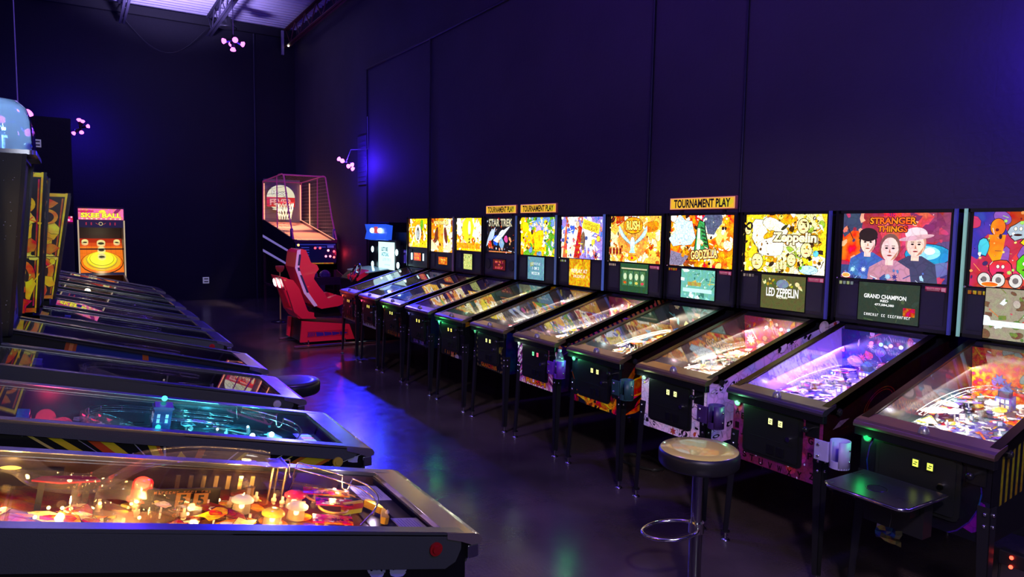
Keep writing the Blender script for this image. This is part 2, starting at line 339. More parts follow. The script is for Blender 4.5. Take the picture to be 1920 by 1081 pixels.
# joist bearing beam along the back wall and along the right wall
struct('trim_1',MB().box((-6,YB-.14,6.32),(XW,YB-.04,6.50)),pbr((.008,.008,.01),.6))
struct('trim_2',MB().tube([(XW-.02,9.96,.0),(XW-.02,9.96,4.66)],.014),BLACK)
struct('trim_3',MB().tube([(XW-.02,5.07,0),(XW-.02,5.02,ZC)],.014),BLACK)
struct('trim_4',MB().tube([(XW-.015,3.95,0),(XW-.015,3.95,ZC)],.009),BLACK)
struct('trim_5',MB().tube([(XW-.02,12.71,4.7),(XW-.02,9.96,4.66),(XW-.02,-4,4.6)],.016),BLACK)
struct('trim_6',MB().tube([(XW-.02,12.71,0),(XW-.02,12.71,4.7)],.014),BLACK)
struct('trim_7',MB().tube([(3.74,YB-.03,0),(3.74,YB-.03,6.4)],.02),pbr((.05,.05,.06),.5))
def joist(x,col,label,y0=-4.5,dz=.62,zb=6.06):
    t=thing('ceiling_joist',label,'ceiling joist',(x,0,zb))
    mt=pbr(col,.5); y1=YB-.2
    for z,nm in((0,'bottom_chord'),(ZC-zb-.06,'top_chord')):
        b=MB(); b.box((-.06,y0,z),(-.012,y1,z+.008)).box((-.016,y0,z),(-.010,y1,z+.055)).box((.012,y0,z),(.06,y1,z+.008)).box((.010,y0,z),(.016,y1,z+.055)); b.build(nm,mt,t)
    b=MB(); y=y1;k=0;top=ZC-zb-.05
    while y>y0+.6:
        b.cyl((0,y,.02 if k%2 else top),(0,y-.42,top if k%2 else .02),.014,n=6); y-=.42;k+=1
    b.build('web_bars',mt,t); return t
joist(.98,(.05,.045,.07),'dark steel bar joist at the top left edge of the photo')
joist(2.72,(.05,.045,.07),'dark steel bar joist over the middle, beside the hanging speaker')
joist(4.45,(.16,.05,.05),'rust red steel bar joist running along the right wall')  # red light falling on this joist is put into its colour
# things fixed up there
o=MB(); 
for i in range(1): pass
pts=[(1.0+ (2.6-1.0)*t,17.3,6.1-.75*math.sin(PI*t)*.8) for t in [i/14 for i in range(15)]]
tag(o.tube(pts,.012).build('cable',BLACK),'slack grey cable drooping between two ceiling joists','cable')
t=thing('ceiling_speaker','black hanging horn speaker under the ceiling beside the middle joist','speaker',(2.87,16.1,5.95))
MB().lathe([(.02,.22),(.05,.2),(.09,.12),(.17,0),(.18,-.02),(.15,-.02),(.02,.05)],(0,0,0),20).build('horn',BLACK,t)
MB().cyl((0,0,.2),(0,0,ZC-5.95),.012).build('hanging_rod',BLACK,t)
t=thing('emergency_light','small white emergency light hanging at the right end of the back wall beam','lamp',(4.32,17.4,6.0))
MB().box((-.025,-.03,-.16),(.03,.03,.40)).build('housing',pbr((.35,.32,.4),.5),t); MB().sphere((.12,-.08,.05),.022).build('bulb',emis((1,.95,.7),6),t)
# wall outlets
def outlet(loc,label):
    t=thing('wall_outlet',label,'outlet',loc)
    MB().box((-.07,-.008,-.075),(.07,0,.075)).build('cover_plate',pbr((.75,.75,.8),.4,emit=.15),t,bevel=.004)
    MB().box((-.04,-.012,-.045),(.05,-.008,-.02)).box((-.04,-.012,.02),(.05,-.008,.045)).build('socket',BLACK,t); return t
outlet((-.585,16.4,3.28),'white double outlet high on the dark partition above the left row')
outlet((2.58,YB,.46),'small outlet low on the dark back wall')
t=thing('wall_vent','faint grey louvred vent on the right wall beneath the black-light','vent',(XW,12.95,3.0))
b=MB().box((-.03,-.25,-.42),(0,.25,.5)); 
for k in range(9): b.box((-.045,-.2,-.36+k*.09),(-.03,.2,-.33+k*.09))
b.build('louvre',pbr((.07,.06,.08),.5),t)

# ------------------------------------------------------------------ black-light clusters
def blacklight(loc,label,dirs,power,hang,bulb=1.,off=(0,0,-.1),r=.05):
    t=thing('blacklight_cluster',label,'black light',loc,group='black-light bulb clusters')
    MB().tube([(0,0,0)]+hang,.006).build('cord',pbr((.5,.5,.6),.4),t)
    MB().cyl((0,0,-.02),(0,0,.07),.03,.022).build('socket_hub',BLACK,t)
    for d in dirs:
        d=Vector(d); a=MB().cyl(d*.02,d*.10,.016,.03,n=10); a.build('bulb_neck',BLACK,t)
        e=MB(); e.lathe([(.001,0),(.022,0),(.038,.03),(.040,.044),(.025,.056),(.001,.06)],n=14); q=Vector((0,0,1)).rotation_difference(d.normalized()).to_matrix().to_4x4(); q.translation=d*.10
        e.build('bulb',emis((1.,.17,1.),3.2*bulb),t,q)
    light('blacklight',Vector(off),power,UV,r,t)
    return t
blacklight((2.03,11,4.45),'black-light cluster hanging on a thin cord in front of the ceiling deck',[(-1,0,-.25),(1,0,-.3),(0,-1,-.2),(0,1,-.2),(0,.2,-1)],40,[(0,0,2.5)],1,(0,0,-.2))
blacklight((.145,16.6,3.66),'black-light cluster glowing on the back wall above the arcade bowling game',[(-1,-.3,-1),(1,-.3,.3),(.3,-.3,1),(.1,-1,-.8),(-.2,-.5,1.2)],75,[(-.1,.3,0),(-.1,1.1,0)],1,(.0,.35,.05),.08)
blacklight((4.22,12.55,2.93),'black-light cluster on the right wall above the basketball game',[(-1,-.2,.5),(-.6,-.6,.2),(.2,-.6,-.4),(.8,-.5,-.2),(1,-.3,-.8)],90,[(.1,0,.25),(.47,.12,.3),(.47,.14,.9)],1.3,(.10,0,0),.06)
light('blacklight_beam',(4.2,12.3,2.93),1500,(.02,.02,1),.06,kind='SPOT',rot=(Vector((1.6,6.2,0))-Vector((4.2,12.3,2.93))).to_track_quat('-Z','Y').to_euler(),spot_size=.75,spot_blend=.7)
blacklight((-.43,8.2,2.72),'black-light cluster peeking out behind the clear dome topper',[(.6,0,.6),(.6,-.2,-.8),(-1,0,0)],8,[(0,0,1.2),(-1.08,0,1.3)])

# ------------------------------------------------------------------ pinball machine kit
KIT={}
def KO(name,key,fn,mat,parent,M=None,bevel=0):
    """a repeated piece: every one its own object, all sharing one mesh"""
    k=(name,key)
    if k not in KIT:
        o=fn().build(name,mat,parent,M,bevel); KIT[k]=o; return o
    return inst(KIT[k],parent,M=M if M is not None else Matrix.Identity(4))
class Spec:
    def __init__(s,d): s.__dict__.update(d)
    def get(s,k,d=None): return s.__dict__.get(k,d)
def mk_leg():
    # angle-steel leg: origin at the cabinet corner, foot on the floor
    m=MB(); z0,z1=.05,.66; w=.052;t=.004
    def ring(z,s): return z,s
    for (ax) in (0,1):
        a0=(0,0);sp=.022
        for z_a,z_b in((z0,z1),):
            oa=sp;ob=0
            if ax==0: vs=[(-oa,-oa,z_a),(w*.6-oa,-oa,z_a),(w*.6-oa,-oa+t,z_a),(-oa,-oa+t,z_a),(-.006,-.006,z_b),(w-.006,-.006,z_b),(w-.006,-.006+t,z_b),(-.006,-.006+t,z_b)]
            else: vs=[(-oa,-oa,z_a),(-oa+t,-oa,z_a),(-oa+t,w*.6-oa,z_a),(-oa,w*.6-oa,z_a),(-.006,-.006,z_b),(-.006+t,-.006,z_b),(-.006+t,w-.006,z_b),(-.006,w-.006,z_b)]
            m.add(vs,[(0,3,2,1),(4,5,6,7),(0,1,5,4),(1,2,6,5),(2,3,7,6),(3,0,4,7)])
    m.cyl((-.010,-.010,.05),(-.010,-.010,.056),.022,n=12)
    return m
def mk_foot(): return MB().cyl((-.012,-.012,.012),(-.012,-.012,.06),.006,n=8).lathe([(.001,.016),(.012,.015),(.026,.006),(.028,0),(.001,0)],(-.012,-.012,0),14)
# ---- machine spec helpers
def front_side(body_z0,body_z1,y0,y1,A_fn,W,h): pass
def pinball(spec):
    """local frame: +x goes in under the backbox, +y is the player's left, origin on the floor below the lockbar"""
    s=dict(left=False,zf=.89,slope=.305,D=1.03,bz0=1.215,bz1=1.92,bw=.718,bd=.25,lean=0,armor=.035,rail=(.05,.035,.02),railr=.3,railm=1,
        W=.56,RW=.593,btn=(.05,1,.25),door=True,coin=(1,.85,.15),gi=(1,.75,.45),gp=.55,pal=['#e8b030','#d04020','#f0e8d0','#3060a0','#60a040'],seed=1,len=1.3,
        body=(.012,.012,.014),lockbar=(.45,.30,.12),tilt=.114,pz=.80,pamt=.5,dens=1.,ztop=.05)
    s.update(spec); S=Spec(s)
    if S.left: loc=(S.X,S.Yc,0); rz=PI
    else: loc=(S.X,S.Yc,0); rz=0
    t=thing('pinball_machine',S.label,'pinball machine',loc,rz,None)
    top=lambda x: S.zf+S.slope*x
    H2=S.W/2; R=random.Random(S.seed*7+1)
    bodym=pbr(S.body,.42,bump=.05,bs=300)
    zb0,zb1=.50,.56
    # cabinet shell
    m=MB(); x0=.03; x1=S.len; xt=S.D-.01
    for q in(-1,1):
        a,b=sorted((q*H2,q*(H2-.018)))
        m.prism([(x0,zb0),(x1,zb1),(x1,top(xt)),(xt,top(xt)),(x0,top(x0)-.012)],'y',a,b)
    m.box((x0,-H2,zb0),(x0+.018,H2,S.zf-.012)); m.box((x1-.018,-H2,zb1),(x1,H2,top(xt)))
    m.prism([(x0,zb0+.005),(x1,zb1+.005),(x1,zb1+.017),(x0,zb0+.017)],'y',-H2,H2)
    m.prism([(xt,top(xt)-.02),(x1,top(xt)-.02),(x1,top(xt)),(xt,top(xt))],'y',-H2,H2)
    m.build('cabinet',bodym,t)
    # printed sides and front
    L_=x1-x0; 
    for q in(-1,1):
        near=(q==1)==S.left
        if not near and not S.get('both'): continue
        A=Art(L_,.80,S.seed+q+5); S.side(A)
        # shear the print so that it follows the rail: clip by polygon via vertex mapping
        mb=MB(); yq=q*(H2+.0012); sg=-1 if q==1 else 1
        for k,(pts,faces,col) in enumerate(A.items):
            vs=[]
            for px,py in pts:
                u=(px+L_/2)*1.0; xx=x0+u if q==-1 else x1-u
                lo=zb0+(zb1-zb0)*(xx-x0)/L_; hi=top(min(xx,xt))-.012
                vs.append((xx,yq+q*.00004*k,lo+(py+.4)/.8*(hi-lo)))
            mb.add(vs,faces,col)
        mb.build('side_art',artmat(S.get('sglow',0),S.get('sscale',14),S.get('samt',.25),.4),t)
    A=Art(S.W,S.zf-.012-zb0,S.seed+3); S.front(A)
    MB().art(A,(x0-.0015,0,(S.zf-.012+zb0)/2),(0,-1,0),(0,0,1)).build('front_art',artmat(S.get('fglow',0),30,.3,.35),t)
    # rails
    railm=pbr(S.rail,S.railr,S.railm)
    for q in(-1,1):
        a,b=sorted((q*(H2-.022),q*S.RW/2)); m=MB()
        m.prism([(.04,top(.04)-.003),(xt,top(xt)-.003),(xt,top(xt)+.006),(.04,top(.04)+.006)],'y',a,b)
        a2,b2=sorted((q*(H2+.001),q*S.RW/2)); c=.05
        m.prism([(.05+c,top(.05)-S.armor),(xt,top(xt)-S.armor),(xt,top(xt)),(.05,top(.05)),(.05,top(.05)-S.armor*.45),(.05+c*.35,top(.05)-S.armor*.85)],'y',a2,b2)
        m.build('side_rail',railm if not S.get('armorcol') else pbr(S.armorcol,.5,.35,bump=.15,bs=400),t)
        if S.get('armorcol'):
            MB().prism([(.04,top(.04)+.006),(xt,top(xt)+.006),(xt,top(xt)+.009),(.04,top(.04)+.009)],'y',a,b).build('rail_cap',STEEL,t)
    # lockbar
    m=MB(); z=S.zf; w=S.RW/2+.004
    m.prism([(-.012,z-.022),(-.016,z-.010),(-.008,z+.004),(.012,z+.012),(.095,z+.030),(.095,z+.012),(.05,z-.005),(.02,z-.02),(.02,z-.022)],'y',-w,w)
    MB().box((-.006,-w+.002,z-.062),(x0,w-.002,z-.022)).build('front_trim',BLACKG if not S.left else STEEL,t,bevel=.004)
    m.build('lockbar',pbr(S.lockbar,S.get('lbr',.28),.9,var=.08,bs=14),t,bevel=.004)
    lm=pbr((.015,.015,.018),.35) if not S.get('legs') else pbr(S.legs,.3,.8)
    # legs
    for cx,cy,rot in((x0,-H2,0),(x0,H2,-PI/2),(x1,H2,PI),(x1,-H2,PI/2)):
        l=KO('leg',S.get('legs'),mk_leg,lm,t,Matrix.Translation((cx,cy,0))@Matrix.Rotation(rot,4,'Z'))
        KO('foot',0,mk_foot,STEEL,l)
        if cx==x0:
            for zz in(.58,.63):
                for pp in((.014,-.009),(-.009,.014)): KO('leg_bolt',0,lambda:MB().sphere((0,0,0),.008,8),CHROME,l,Matrix.Translation((pp[0],pp[1],zz)))
    # coin door
    if S.door:
        y0,y1,z0,z1=-.17,.20,.555,.835
        m=MB(); c=.025
        def rr_(y0,y1,z0,z1,c): return [(y0+c,z0),(y1-c,z0),(y1-c*.3,z0+c*.3),(y1,z0+c),(y1,z1-c),(y1-c*.3,z1-c*.3),(y1-c,z1),(y0+c,z1),(y0+c*.3,z1-c*.3),(y0,z1-c),(y0,z0+c),(y0+c*.3,z0+c*.3)]
        m.prism(rr_(y0,y1,z0,z1,c),'x',x0-.012,x0-.002)
        m.prism(rr_(y0+.02,y1-.02,z0+.018,z1-.018,.012),'x',x0-.018,x0-.012); m.box((x0-.0195,y0+.05,.665),(x0-.018,y1-.05,.667))
        d=m.build('coin_door',pbr((.012,.014,.013),.38,bump=.1,bs=500),t,bevel=.0015)
        for yy in(.012,-.05):
            MB().box((x0-.028,yy-.018,.748),(x0-.018,yy+.018,.79)).build('coin_slot_frame',BLACK,d,bevel=.002)
            MB().box((x0-.0295,yy-.012,.753),(x0-.0285,yy+.012,.784)).build('coin_slot_light',emis(S.coin if yy>0 else S.get('coin2',S.coin),1.6),d)
            MB().box((x0-.0305,yy-.005,.762),(x0-.0295,yy+.009,.766)).box((x0-.0305,yy-.009,.771),(x0-.0295,yy+.004,.775)).build('coin_mark',BLACK,d)
            MB().box((x0-.024,yy-.022,.59),(x0-.018,yy+.022,.64)).build('coin_return',BLACKG,d,bevel=.002)
        MB().cyl((x0-.034,-.10,.70),(x0-.018,-.10,.70),.013,n=14).build('door_lock',CHROME,d)
    # start button, fire button, plunger, flipper buttons
    b=MB().cyl((x0-.016,.245,.82),(x0-.001,.245,.82),.021,n=18).build('start_button',pbr((.1,.1,.1),.3),t)
    MB().lathe([(.001,.008),(.010,.0075),(.015,.003),(.0155,0)],n=16).build('button_lens',emis(S.btn,S.get('btns',2.2)),b,Matrix.Translation((x0-.016,.245,.82))@Matrix.Rotation(-PI/2,4,'Y'))
    if S.get('btnl',.15): light('start_glow',(x0-.05,.245,.82),S.get('btnl',.15),S.btn,.01,t)
    if S.get('fire',True): MB().lathe([(.001,.03),(.012,.029),(.018,.022),(.022,.012),(.024,0)],n=18).build('action_button',pbr((.35,.35,.35),.25,.5),t,Matrix.Translation((.03,0,S.zf+.012)))
    pm=MB().box((x0-.01,-.262,.74),(x0-.001,-.185,.835)); pl=pm.build('plunger_plate',BLACKG,t,bevel=.003)
    MB().cyl((x0-.01,-.225,.79),(x0-.05,-.225,.79),.006).lathe([(.001,0)],n=4).build('plunger_rod',STEEL,pl); MB().sphere((x0-.065,-.225,.79),.017).build('plunger_knob',BLACKG,pl)
    for q in(-1,1):
        zz=top(.13)-(.055 if S.armor<.05 else S.armor*.45)
        MB().cyl((.13,q*(S.RW/2-.006),zz),(.13,q*(S.RW/2+.006),zz),.019,n=18).cyl((.13,q*(S.RW/2+.004),zz),(.13,q*(S.RW/2+.011),zz),.013,.011,n=18).build('flipper_button',pbr(S.get('flip',(.02,.02,.02)),.3),t)
    # glass
    yg=H2-.02
    MB().add([(.085,-yg,top(.085)+.001),(.085,yg,top(.085)+.001),(xt,yg,top(xt)+.001),(xt,-yg,top(xt)+.001),(.085,-yg,top(.085)-.003),(.085,yg,top(.085)-.003),(xt,yg,top(xt)-.003),(xt,-yg,top(xt)-.003)],
        [(0,3,2,1),(4,5,6,7),(0,1,5,4),(1,2,6,5),(2,3,7,6),(3,0,4,7)]).build('glass',GLASS,t)
    # playfield
    al=math.atan(S.tilt); PL=(xt-.10)/math.cos(al); PW=S.W-.045
    pf_M=Matrix(((0,math.cos(al),-math.sin(al),.10),(-1,0,0,0),(0,math.sin(al),math.cos(al),S.pz),(0,0,0,1)))
    A=Art(PW,PL,S.seed+11); (S.get('pfart') or pf_art)(A,S)
    m=MB().box((-PW/2,0,-.012),(PW/2,PL,-.001),(.2,.12,.05)); m.art(A,(0,PL/2,0),(1,0,0),(0,1,0),.00003)
    pf=m.build('playfield',artmat(0,S.get('pscale',55),S.pamt,.3),t,pf_M)
    S.PW=PW;S.PL=PL
    (S.get('furnish') or furnish)(pf,S,R)
    # inner side walls (mirror or print)
    iw=pbr(S.get('inner',(.02,.018,.02)),S.get('innr',.25))
    for q in(-1,1):
        m=MB(); y=q*(H2-.0185); yy=q*(H2-.0205); a,b=sorted((y,yy))
        m.prism([(.10,S.pz),(xt-.005,S.pz+S.tilt*(xt-.1)),(xt-.005,top(xt)-.01),(.10,top(.10)-.01)],'y',a,b); m.build('inner_wall',iw,t)
    # backbox
    bm=pbr(S.get('boxc',(.012,.012,.014)),.4)
    bb=MB(); D,z0,z1,bw=S.D,S.bz0,S.bz1,S.bw/2; dx=S.lean
    sh=lambda z:-dx*(z-z0)/(z1-z0)
    for q in(-1,1):
        a,b=sorted((q*bw,q*(bw-.022))); bb.prism([(D,z0),(D+S.bd,z0),(D+S.bd,z1),(D+sh(z1),z1)],'y',a,b)
    bb.prism([(D+sh(z1),z1-.02),(D+S.bd,z1-.02),(D+S.bd,z1),(D+sh(z1),z1)],'y',-bw,bw); bb.box((D+S.bd-.015,-bw,z0),(D+S.bd,bw,z1)); bb.box((D,-bw,z0-.0),(D+S.bd,bw,z0+.02))
    if z0>top(xt)+.005: bb.box((D+.03,-.2,top(xt)),(D+S.bd-.02,.2,z0))
    box=bb.build('backbox',bm,t)
    # edge mouldings
    for q in(-1,1):
        m=MB(); a=q*bw; m.prism([(D-.012,z0),(D+.006,z0),(D+.006+sh(z1),z1),(D-.012+sh(z1),z1)],'y',*sorted((a-q*.012,a+q*.003))); lit=(q==-1)!=(S.get('n')==11); m.build('edge_moulding',pbr(S.get('edge',(.03,.03,.05)) if lit else (.02,.018,.03),.25,.6,emit=S.get('edgee',0) if lit else 0),box)
    if S.get('backart'):
        for q in(-1,1):
            if (q==1)!=S.left: continue
            A=Art(S.bd,z1-z0,S.seed+9); S.backart(A)
            O=Vector((D+S.bd/2,q*(bw+.001),(z0+z1)/2)); mb=MB()
            for k,(pts,faces,col) in enumerate(A.items):
                vs=[]
                for px,py in pts:
                    zz=O.z+py; xx=-px*(1 if q==1 else -1); fr=(xx+S.bd/2)/S.bd
                    xx0=D+sh(zz); vs.append((xx0+(D+S.bd-xx0)*fr,O.y+q*.00005*k,zz))
                mb.add(vs,faces,col)
            mb.build('backbox_side_art',artmat(S.get('bglow',0),20,.1,.4),box)
    gz0=z0+(z1-z0)*S.get('split',.40)
    gw,gh=S.bw-.075,z1-.018-gz0; gc=(gz0+z1-.018)/2
    if S.get('glass',True):
        A=Art(gw,gh,S.seed+1); S.bgart(A)
        ua=Vector((sh(z1)/(z1-z0),0,1)).normalized()
        MB().box((D+.012,-bw+.022,gz0-.006),(D+.02,bw-.022,z1-.018)).build('backglass_frame',BLACK,box) if not dx else None
        MB().art(A,(D+.011+sh(gc),0,gc),(0,-1,0),ua).build('backglass',artmat(S.get('bgs',2.2),S.get('bscale',34),S.get('bamt',.5),.25,hue=-.03),box)
    # speaker panel with its screen
    ph=gz0-.006-z0-.015; pc=z0+.015+ph/2
    m=MB().prism([(D+.002,z0+.012),(D+.03,z0+.012),(D+.03,gz0-.008),(D+.010,gz0-.008)],'y',-bw+.022,bw-.022)
    spk=m.build('speaker_panel',pbr(S.get('spk',(.022,.020,.03)),.5,bump=.4,bs=900),box)
    sw,shh,scx=S.get('scr',(.335,.185,-.02)); A=Art(sw,shh,S.seed+2); S.screen(A)
    o=MB().box((D-.002,-scx-sw/2-.006,pc-shh/2-.006),(D+.004,-scx+sw/2+.006,pc+shh/2+.006)).build('screen_bezel',BLACKG,spk)
    MB().art(A,(D-.003,-scx,pc),(0,-1,0),(0,0,1)).build('screen',artmat(S.get('scs',1.3),60,S.get('scamt',.2),.3),spk)
    if S.get('lamps'):
        for q in(-1,1): MB().box((D-.006,q*.20-.018,pc-.05),(D+.004,q*.20+.018,pc+.05)).build('panel_lamp',emis((.7,.95,1),2.5),spk,bevel=.004)
    for q in(-1,1):
        if S.get('round'):
            MB().cyl((D-.004,q*.265,pc),(D+.004,q*.265,pc),.06,n=24,col=(.2,.2,.2)).build('speaker_grille',pbr((.012,.012,.016),.6),spk)
        else:
            MB().box((D+.0,q*.19,pc-ph*.40),(D+.0035,q*(bw-.04),pc+ph*.40)).build('speaker_grille',pbr((.03,.028,.042),.55,bump=.9,bs=1500),spk,bevel=.002)
    if S.get('sticker'):
        A=Art(.115,.028,3).bg('#d8407a'); A.rect(.042,0,.022,.02,'#f8a0c8').text('~000000000000',-.012,.004,.075,.008,'#ffd0e0').rect(-.012,-.006,.07,.002,'#ffc0d8')
        MB().art(A,(D+.0,-bw+.09,gz0-.032),(0,-1,0),(0,0,1)).build('sticker',artmat(.5,60,0,.4),spk)
    if S.get('cards'):
        A=Art(.10,.026,3).bg(S.cards[0]); 
        for k in range(4): A.rect(-.038+.025*k,0,.018,.02,S.cards[1+k%(len(S.cards)-1)])
        MB().art(A,(D+.0,bw-.085,gz0-.032),(0,-1,0),(0,0,1)).build('price_card',artmat(.5,90,.3,.4),spk)
        MB().sphere((D-.006,bw-.024,gz0-.005),.007,8).build('latch',CHROME,spk)
    return t
# generic playfield print
def pf_art(A,S):
    R=A.r; w,h=A.w,A.h
    A.bg(S.pal[0]); 
    for k in range(5): A.blob(R.uniform(-w/2,w/2),R.uniform(-h/2,h/2),R.uniform(.1,.2),R.choice(S.pal),14,.4)
    A.scatter(int(90*S.dens),S.pal+['#181014'],.014,.05,'bbsel',.0025); A.scatter(int(230*S.dens),S.pal+['#ffffff','#141018','#141018'],.004,.02,'bbsel',.0015)
    for k in range(9):
        x=R.uniform(-.13,.13);y=R.uniform(-h*.3,h*.2); A.ring(x,y,.017,.004,R.choice(S.pal),'#f8f0e0')
    A.poly([(-.05,-h*.5+.17),(0,-h*.5+.32),(.05,-h*.5+.17)],R.choice(S.pal))
    A.scatter(30,['#ffffff','#f8e8b0','#101018'],.004,.012,'es',.001)
    # apron print area
    A.rect(0,-h/2+.045,w,.09,'#15151a')
    for q in(-1,1):
        A.poly([(q*w/2,-h/2),(q*w/2,-h/2+.15),(q*.06,-h/2+.05),(q*.06,-h/2)],S.get('apron','#1c1a20'))
        A.rect(q*.15,-h/2+.055,.12,.055,S.get('card','#5a5560') ,q*-.12)
        A.rect(q*.15,-h/2+.055,.10,.035,S.get('card2','#8a7a90'),q*-.12)
def flipper_mesh(): 
    m=MB(); pts=[(.0,.012),(-.006,.010),(-.012,0),(-.006,-.010),(0,-.012),(.068,-.006),(.074,0),(.068,.006)]
    return m.prism(pts,'z',.012,.032,(1,1,1))
def strips(pf,S,p,c1,c2):
    # LED strips under the glass, along both side walls
    for q,c,k in (((-1,c1,1.5),) if S.left else ((-1,c1,1.7),(1,c2,.9))):
        light('side_strip_light',(q*(S.PW/2-.012),.62,.085 if S.left else .135),p*k,c,parent=pf,kind='AREA',rot=(.05 if S.left else .08,q*.5,0),shape='RECTANGLE',size=.012,size_y=.85)
def furnish(pf,S,R):
    PW,PL=S.PW,S.PL; G=S.gi
    def put(name,key,fn,mat,x,y,z=0,rz=0): return KO(name,key,fn,mat,pf,Matrix.Translation((x,y,z))@Matrix.Rotation(rz,4,'Z'))
    fc=S.get('flc','#f0e8d8')
    put('flipper',fc,flipper_mesh,pbr(fc,.35),-.085,.20,0,-.42); put('flipper',fc,flipper_mesh,pbr(fc,.35),.075,.20,0,PI+.42)
    mkpost=lambda:MB().lathe([(.001,.03),(.004,.03),(.004,.018),(.008,.016),(.008,.008),(.005,.006),(.006,0)],n=10)
    bm=emis(tuple(.5+.5*c for c in G),S.get('bulbe',6)); mkbulb=lambda:MB().sphere((0,0,.012),.0055,8)
    pos=[(-.17,.27),(-.12,.37),(.12,.37),(.16,.27),(-.22,.45),(.21,.47),(-.15,.6),(.15,.62),(-.05,.68),(.06,.56),(0,.84),(-.2,.78),(.2,.80),(.1,.9),(-.1,.93)]
    for x,y in pos:
        if y<PL-.03: put('rubber_post',0,mkpost,RUBBER,x+R.uniform(-.02,.02),y+R.uniform(-.02,.02))
    for k in range(S.get('nb',11)): put('lamp_bulb',G,mkbulb,bm,R.choice((-1,1))*R.uniform(.08,PW/2-.02),R.uniform(.25,PL-.06),R.uniform(0,.03))
    # slingshots with printed plastics
    for q in(-1,1):
        A=Art(.09,.14,S.seed+q+20); A.bg(R.choice(S.pal)); A.scatter(9,S.pal,.01,.03)
        tri=[(q*.205,.26),(q*.195,.385),(q*.115,.285)] if q==1 else [(q*.205,.26),(q*.115,.285),(q*.195,.385)]
        m=MB(); m.prism(tri,'z',.03,.033,hx(R.choice(S.pal))); a=[( p[0]*.96,p[1]*.995+.002) for p in tri]; m.prism([(sum(p[0] for p in tri)/3+(p[0]-sum(g[0] for g in tri)/3)*.65,sum(p[1] for p in tri)/3+(p[1]-sum(g[1] for g in tri)/3)*.65) for p in tri],'z',.033,.0345,hx(R.choice(S.pal)))
        m.build('slingshot_plastic',artmat(0,90,.5,.2),pf)
        m=MB().tube([(p[0],p[1],.016) for p in tri],.004,6,closed=True); m.build('slingshot_rubber',RUBBER,pf)
        # inlane guide wire
        MB().tube([(q*.235,.42,.012),(q*.235,.27,.012),(q*.16,.205,.012)],.002,6).build('lane_guide',CHROME,pf)
    # apron
    m=MB()
    for q in(-1,1):
        p=[(q*PW/2,0),(q*PW/2,.15),(q*.07,.06),(q*.07,0)]
        m.prism(p if q==1 else p[::-1],'z',.018,.021,(.02,.02,.022))
    m.build('apron',pbr(S.get('apc',(.03,.028,.03)),.35),pf)
    for q in(-1,1):
        A=Art(.135,.062,5).bg(S.get('cardc','#4a4048')); A.ell(0,0,.062,.026,S.get('cardi','#5a5048'),ol=.002)
        for k in range(4): A.rect(-.01,.014-.009*k,.08-.012*k,.0022,'#a8a0a0')
        A.rect(.045,.01,.02,.018,'#c8d8e0' if q==1 else '#806070')
        MB().art(A,(q*.165,.055,.0215),(math.cos(.15),-q*math.sin(.15),0),(q*math.sin(.15),math.cos(.15),0)).build('instruction_card',artmat(0,90,.2,.4),pf)
    # pop bumpers
    bc=S.get('bump',['#f04030','#f0e0d0'])
    for x,y in S.get('bumps',[(-.08,.74),(.05,.77),(-.01,.66)]):
        m=MB().lathe([(.030,0),(.030,.004),(.018,.006),(.018,.034),(.030,.036)],n=20,col=hx(bc[1])); b=m.build('pop_bumper',artmat(0,60,0,.3),pf,Matrix.Translation((x,y,0)))
        MB().lathe([(.001,.050),(.016,.049),(.030,.044),(.032,.036),(.030,.034)],n=20).build('bumper_cap',pbr(hx(R.choice(bc[:1]+S.pal)),.25,emit=.5),b)
        MB().tube([(.026*math.cos(a),.026*math.sin(a),.010) for a in [i*PI/8 for i in range(16)]],.002,6,closed=True).build('bumper_ring',CHROME,b)
    # printed plastics along both sides, on posts
    for k in range(S.get('npl',18)):
        q=R.choice((-1,1)); y=R.uniform(.45,PL-.08); x=q*R.uniform(.12,PW/2-.03)
        A=Art(.2,.2,S.seed*31+k); c=R.choice(S.pal); r=R.uniform(.03,.06); A.blob(0,0,r,c,9,.3,.002,1.5,.8,a=R.uniform(0,3)); A.blob(0,0,r*.6,R.choice(S.pal),9,.4,.0015,1.2,.8); A.star(0,0,r*.35,R.choice(S.pal))
        z=R.uniform(.028,.055); m=MB().art(A,(x,y,z+.0016),(1,0,0),(0,1,0)); m.cyl((x,y,0),(x,y,z),.004,n=8,col=(.5,.5,.5)); m.build('printed_plastic',artmat(0,70,.4,.15),pf)
    # targets
    for k in range(S.get('nt',9)):
        x=R.uniform(-.16,.16);y=R.uniform(.5,PL-.1); a=R.uniform(-.8,.8); c=R.choice(S.pal)
        MB().box((-.013,-.002,0),(.013,.002,.03),hx(c)).box((-.009,-.003,.006),(.009,-.002,.025),(1,1,1)).build('target',artmat(0,60,0,.3),pf,Matrix.Translation((x,y,0))@Matrix.Rotation(a,4,'Z'))
    # ramps
    rm=S.get('ramps',['clear','wire'])
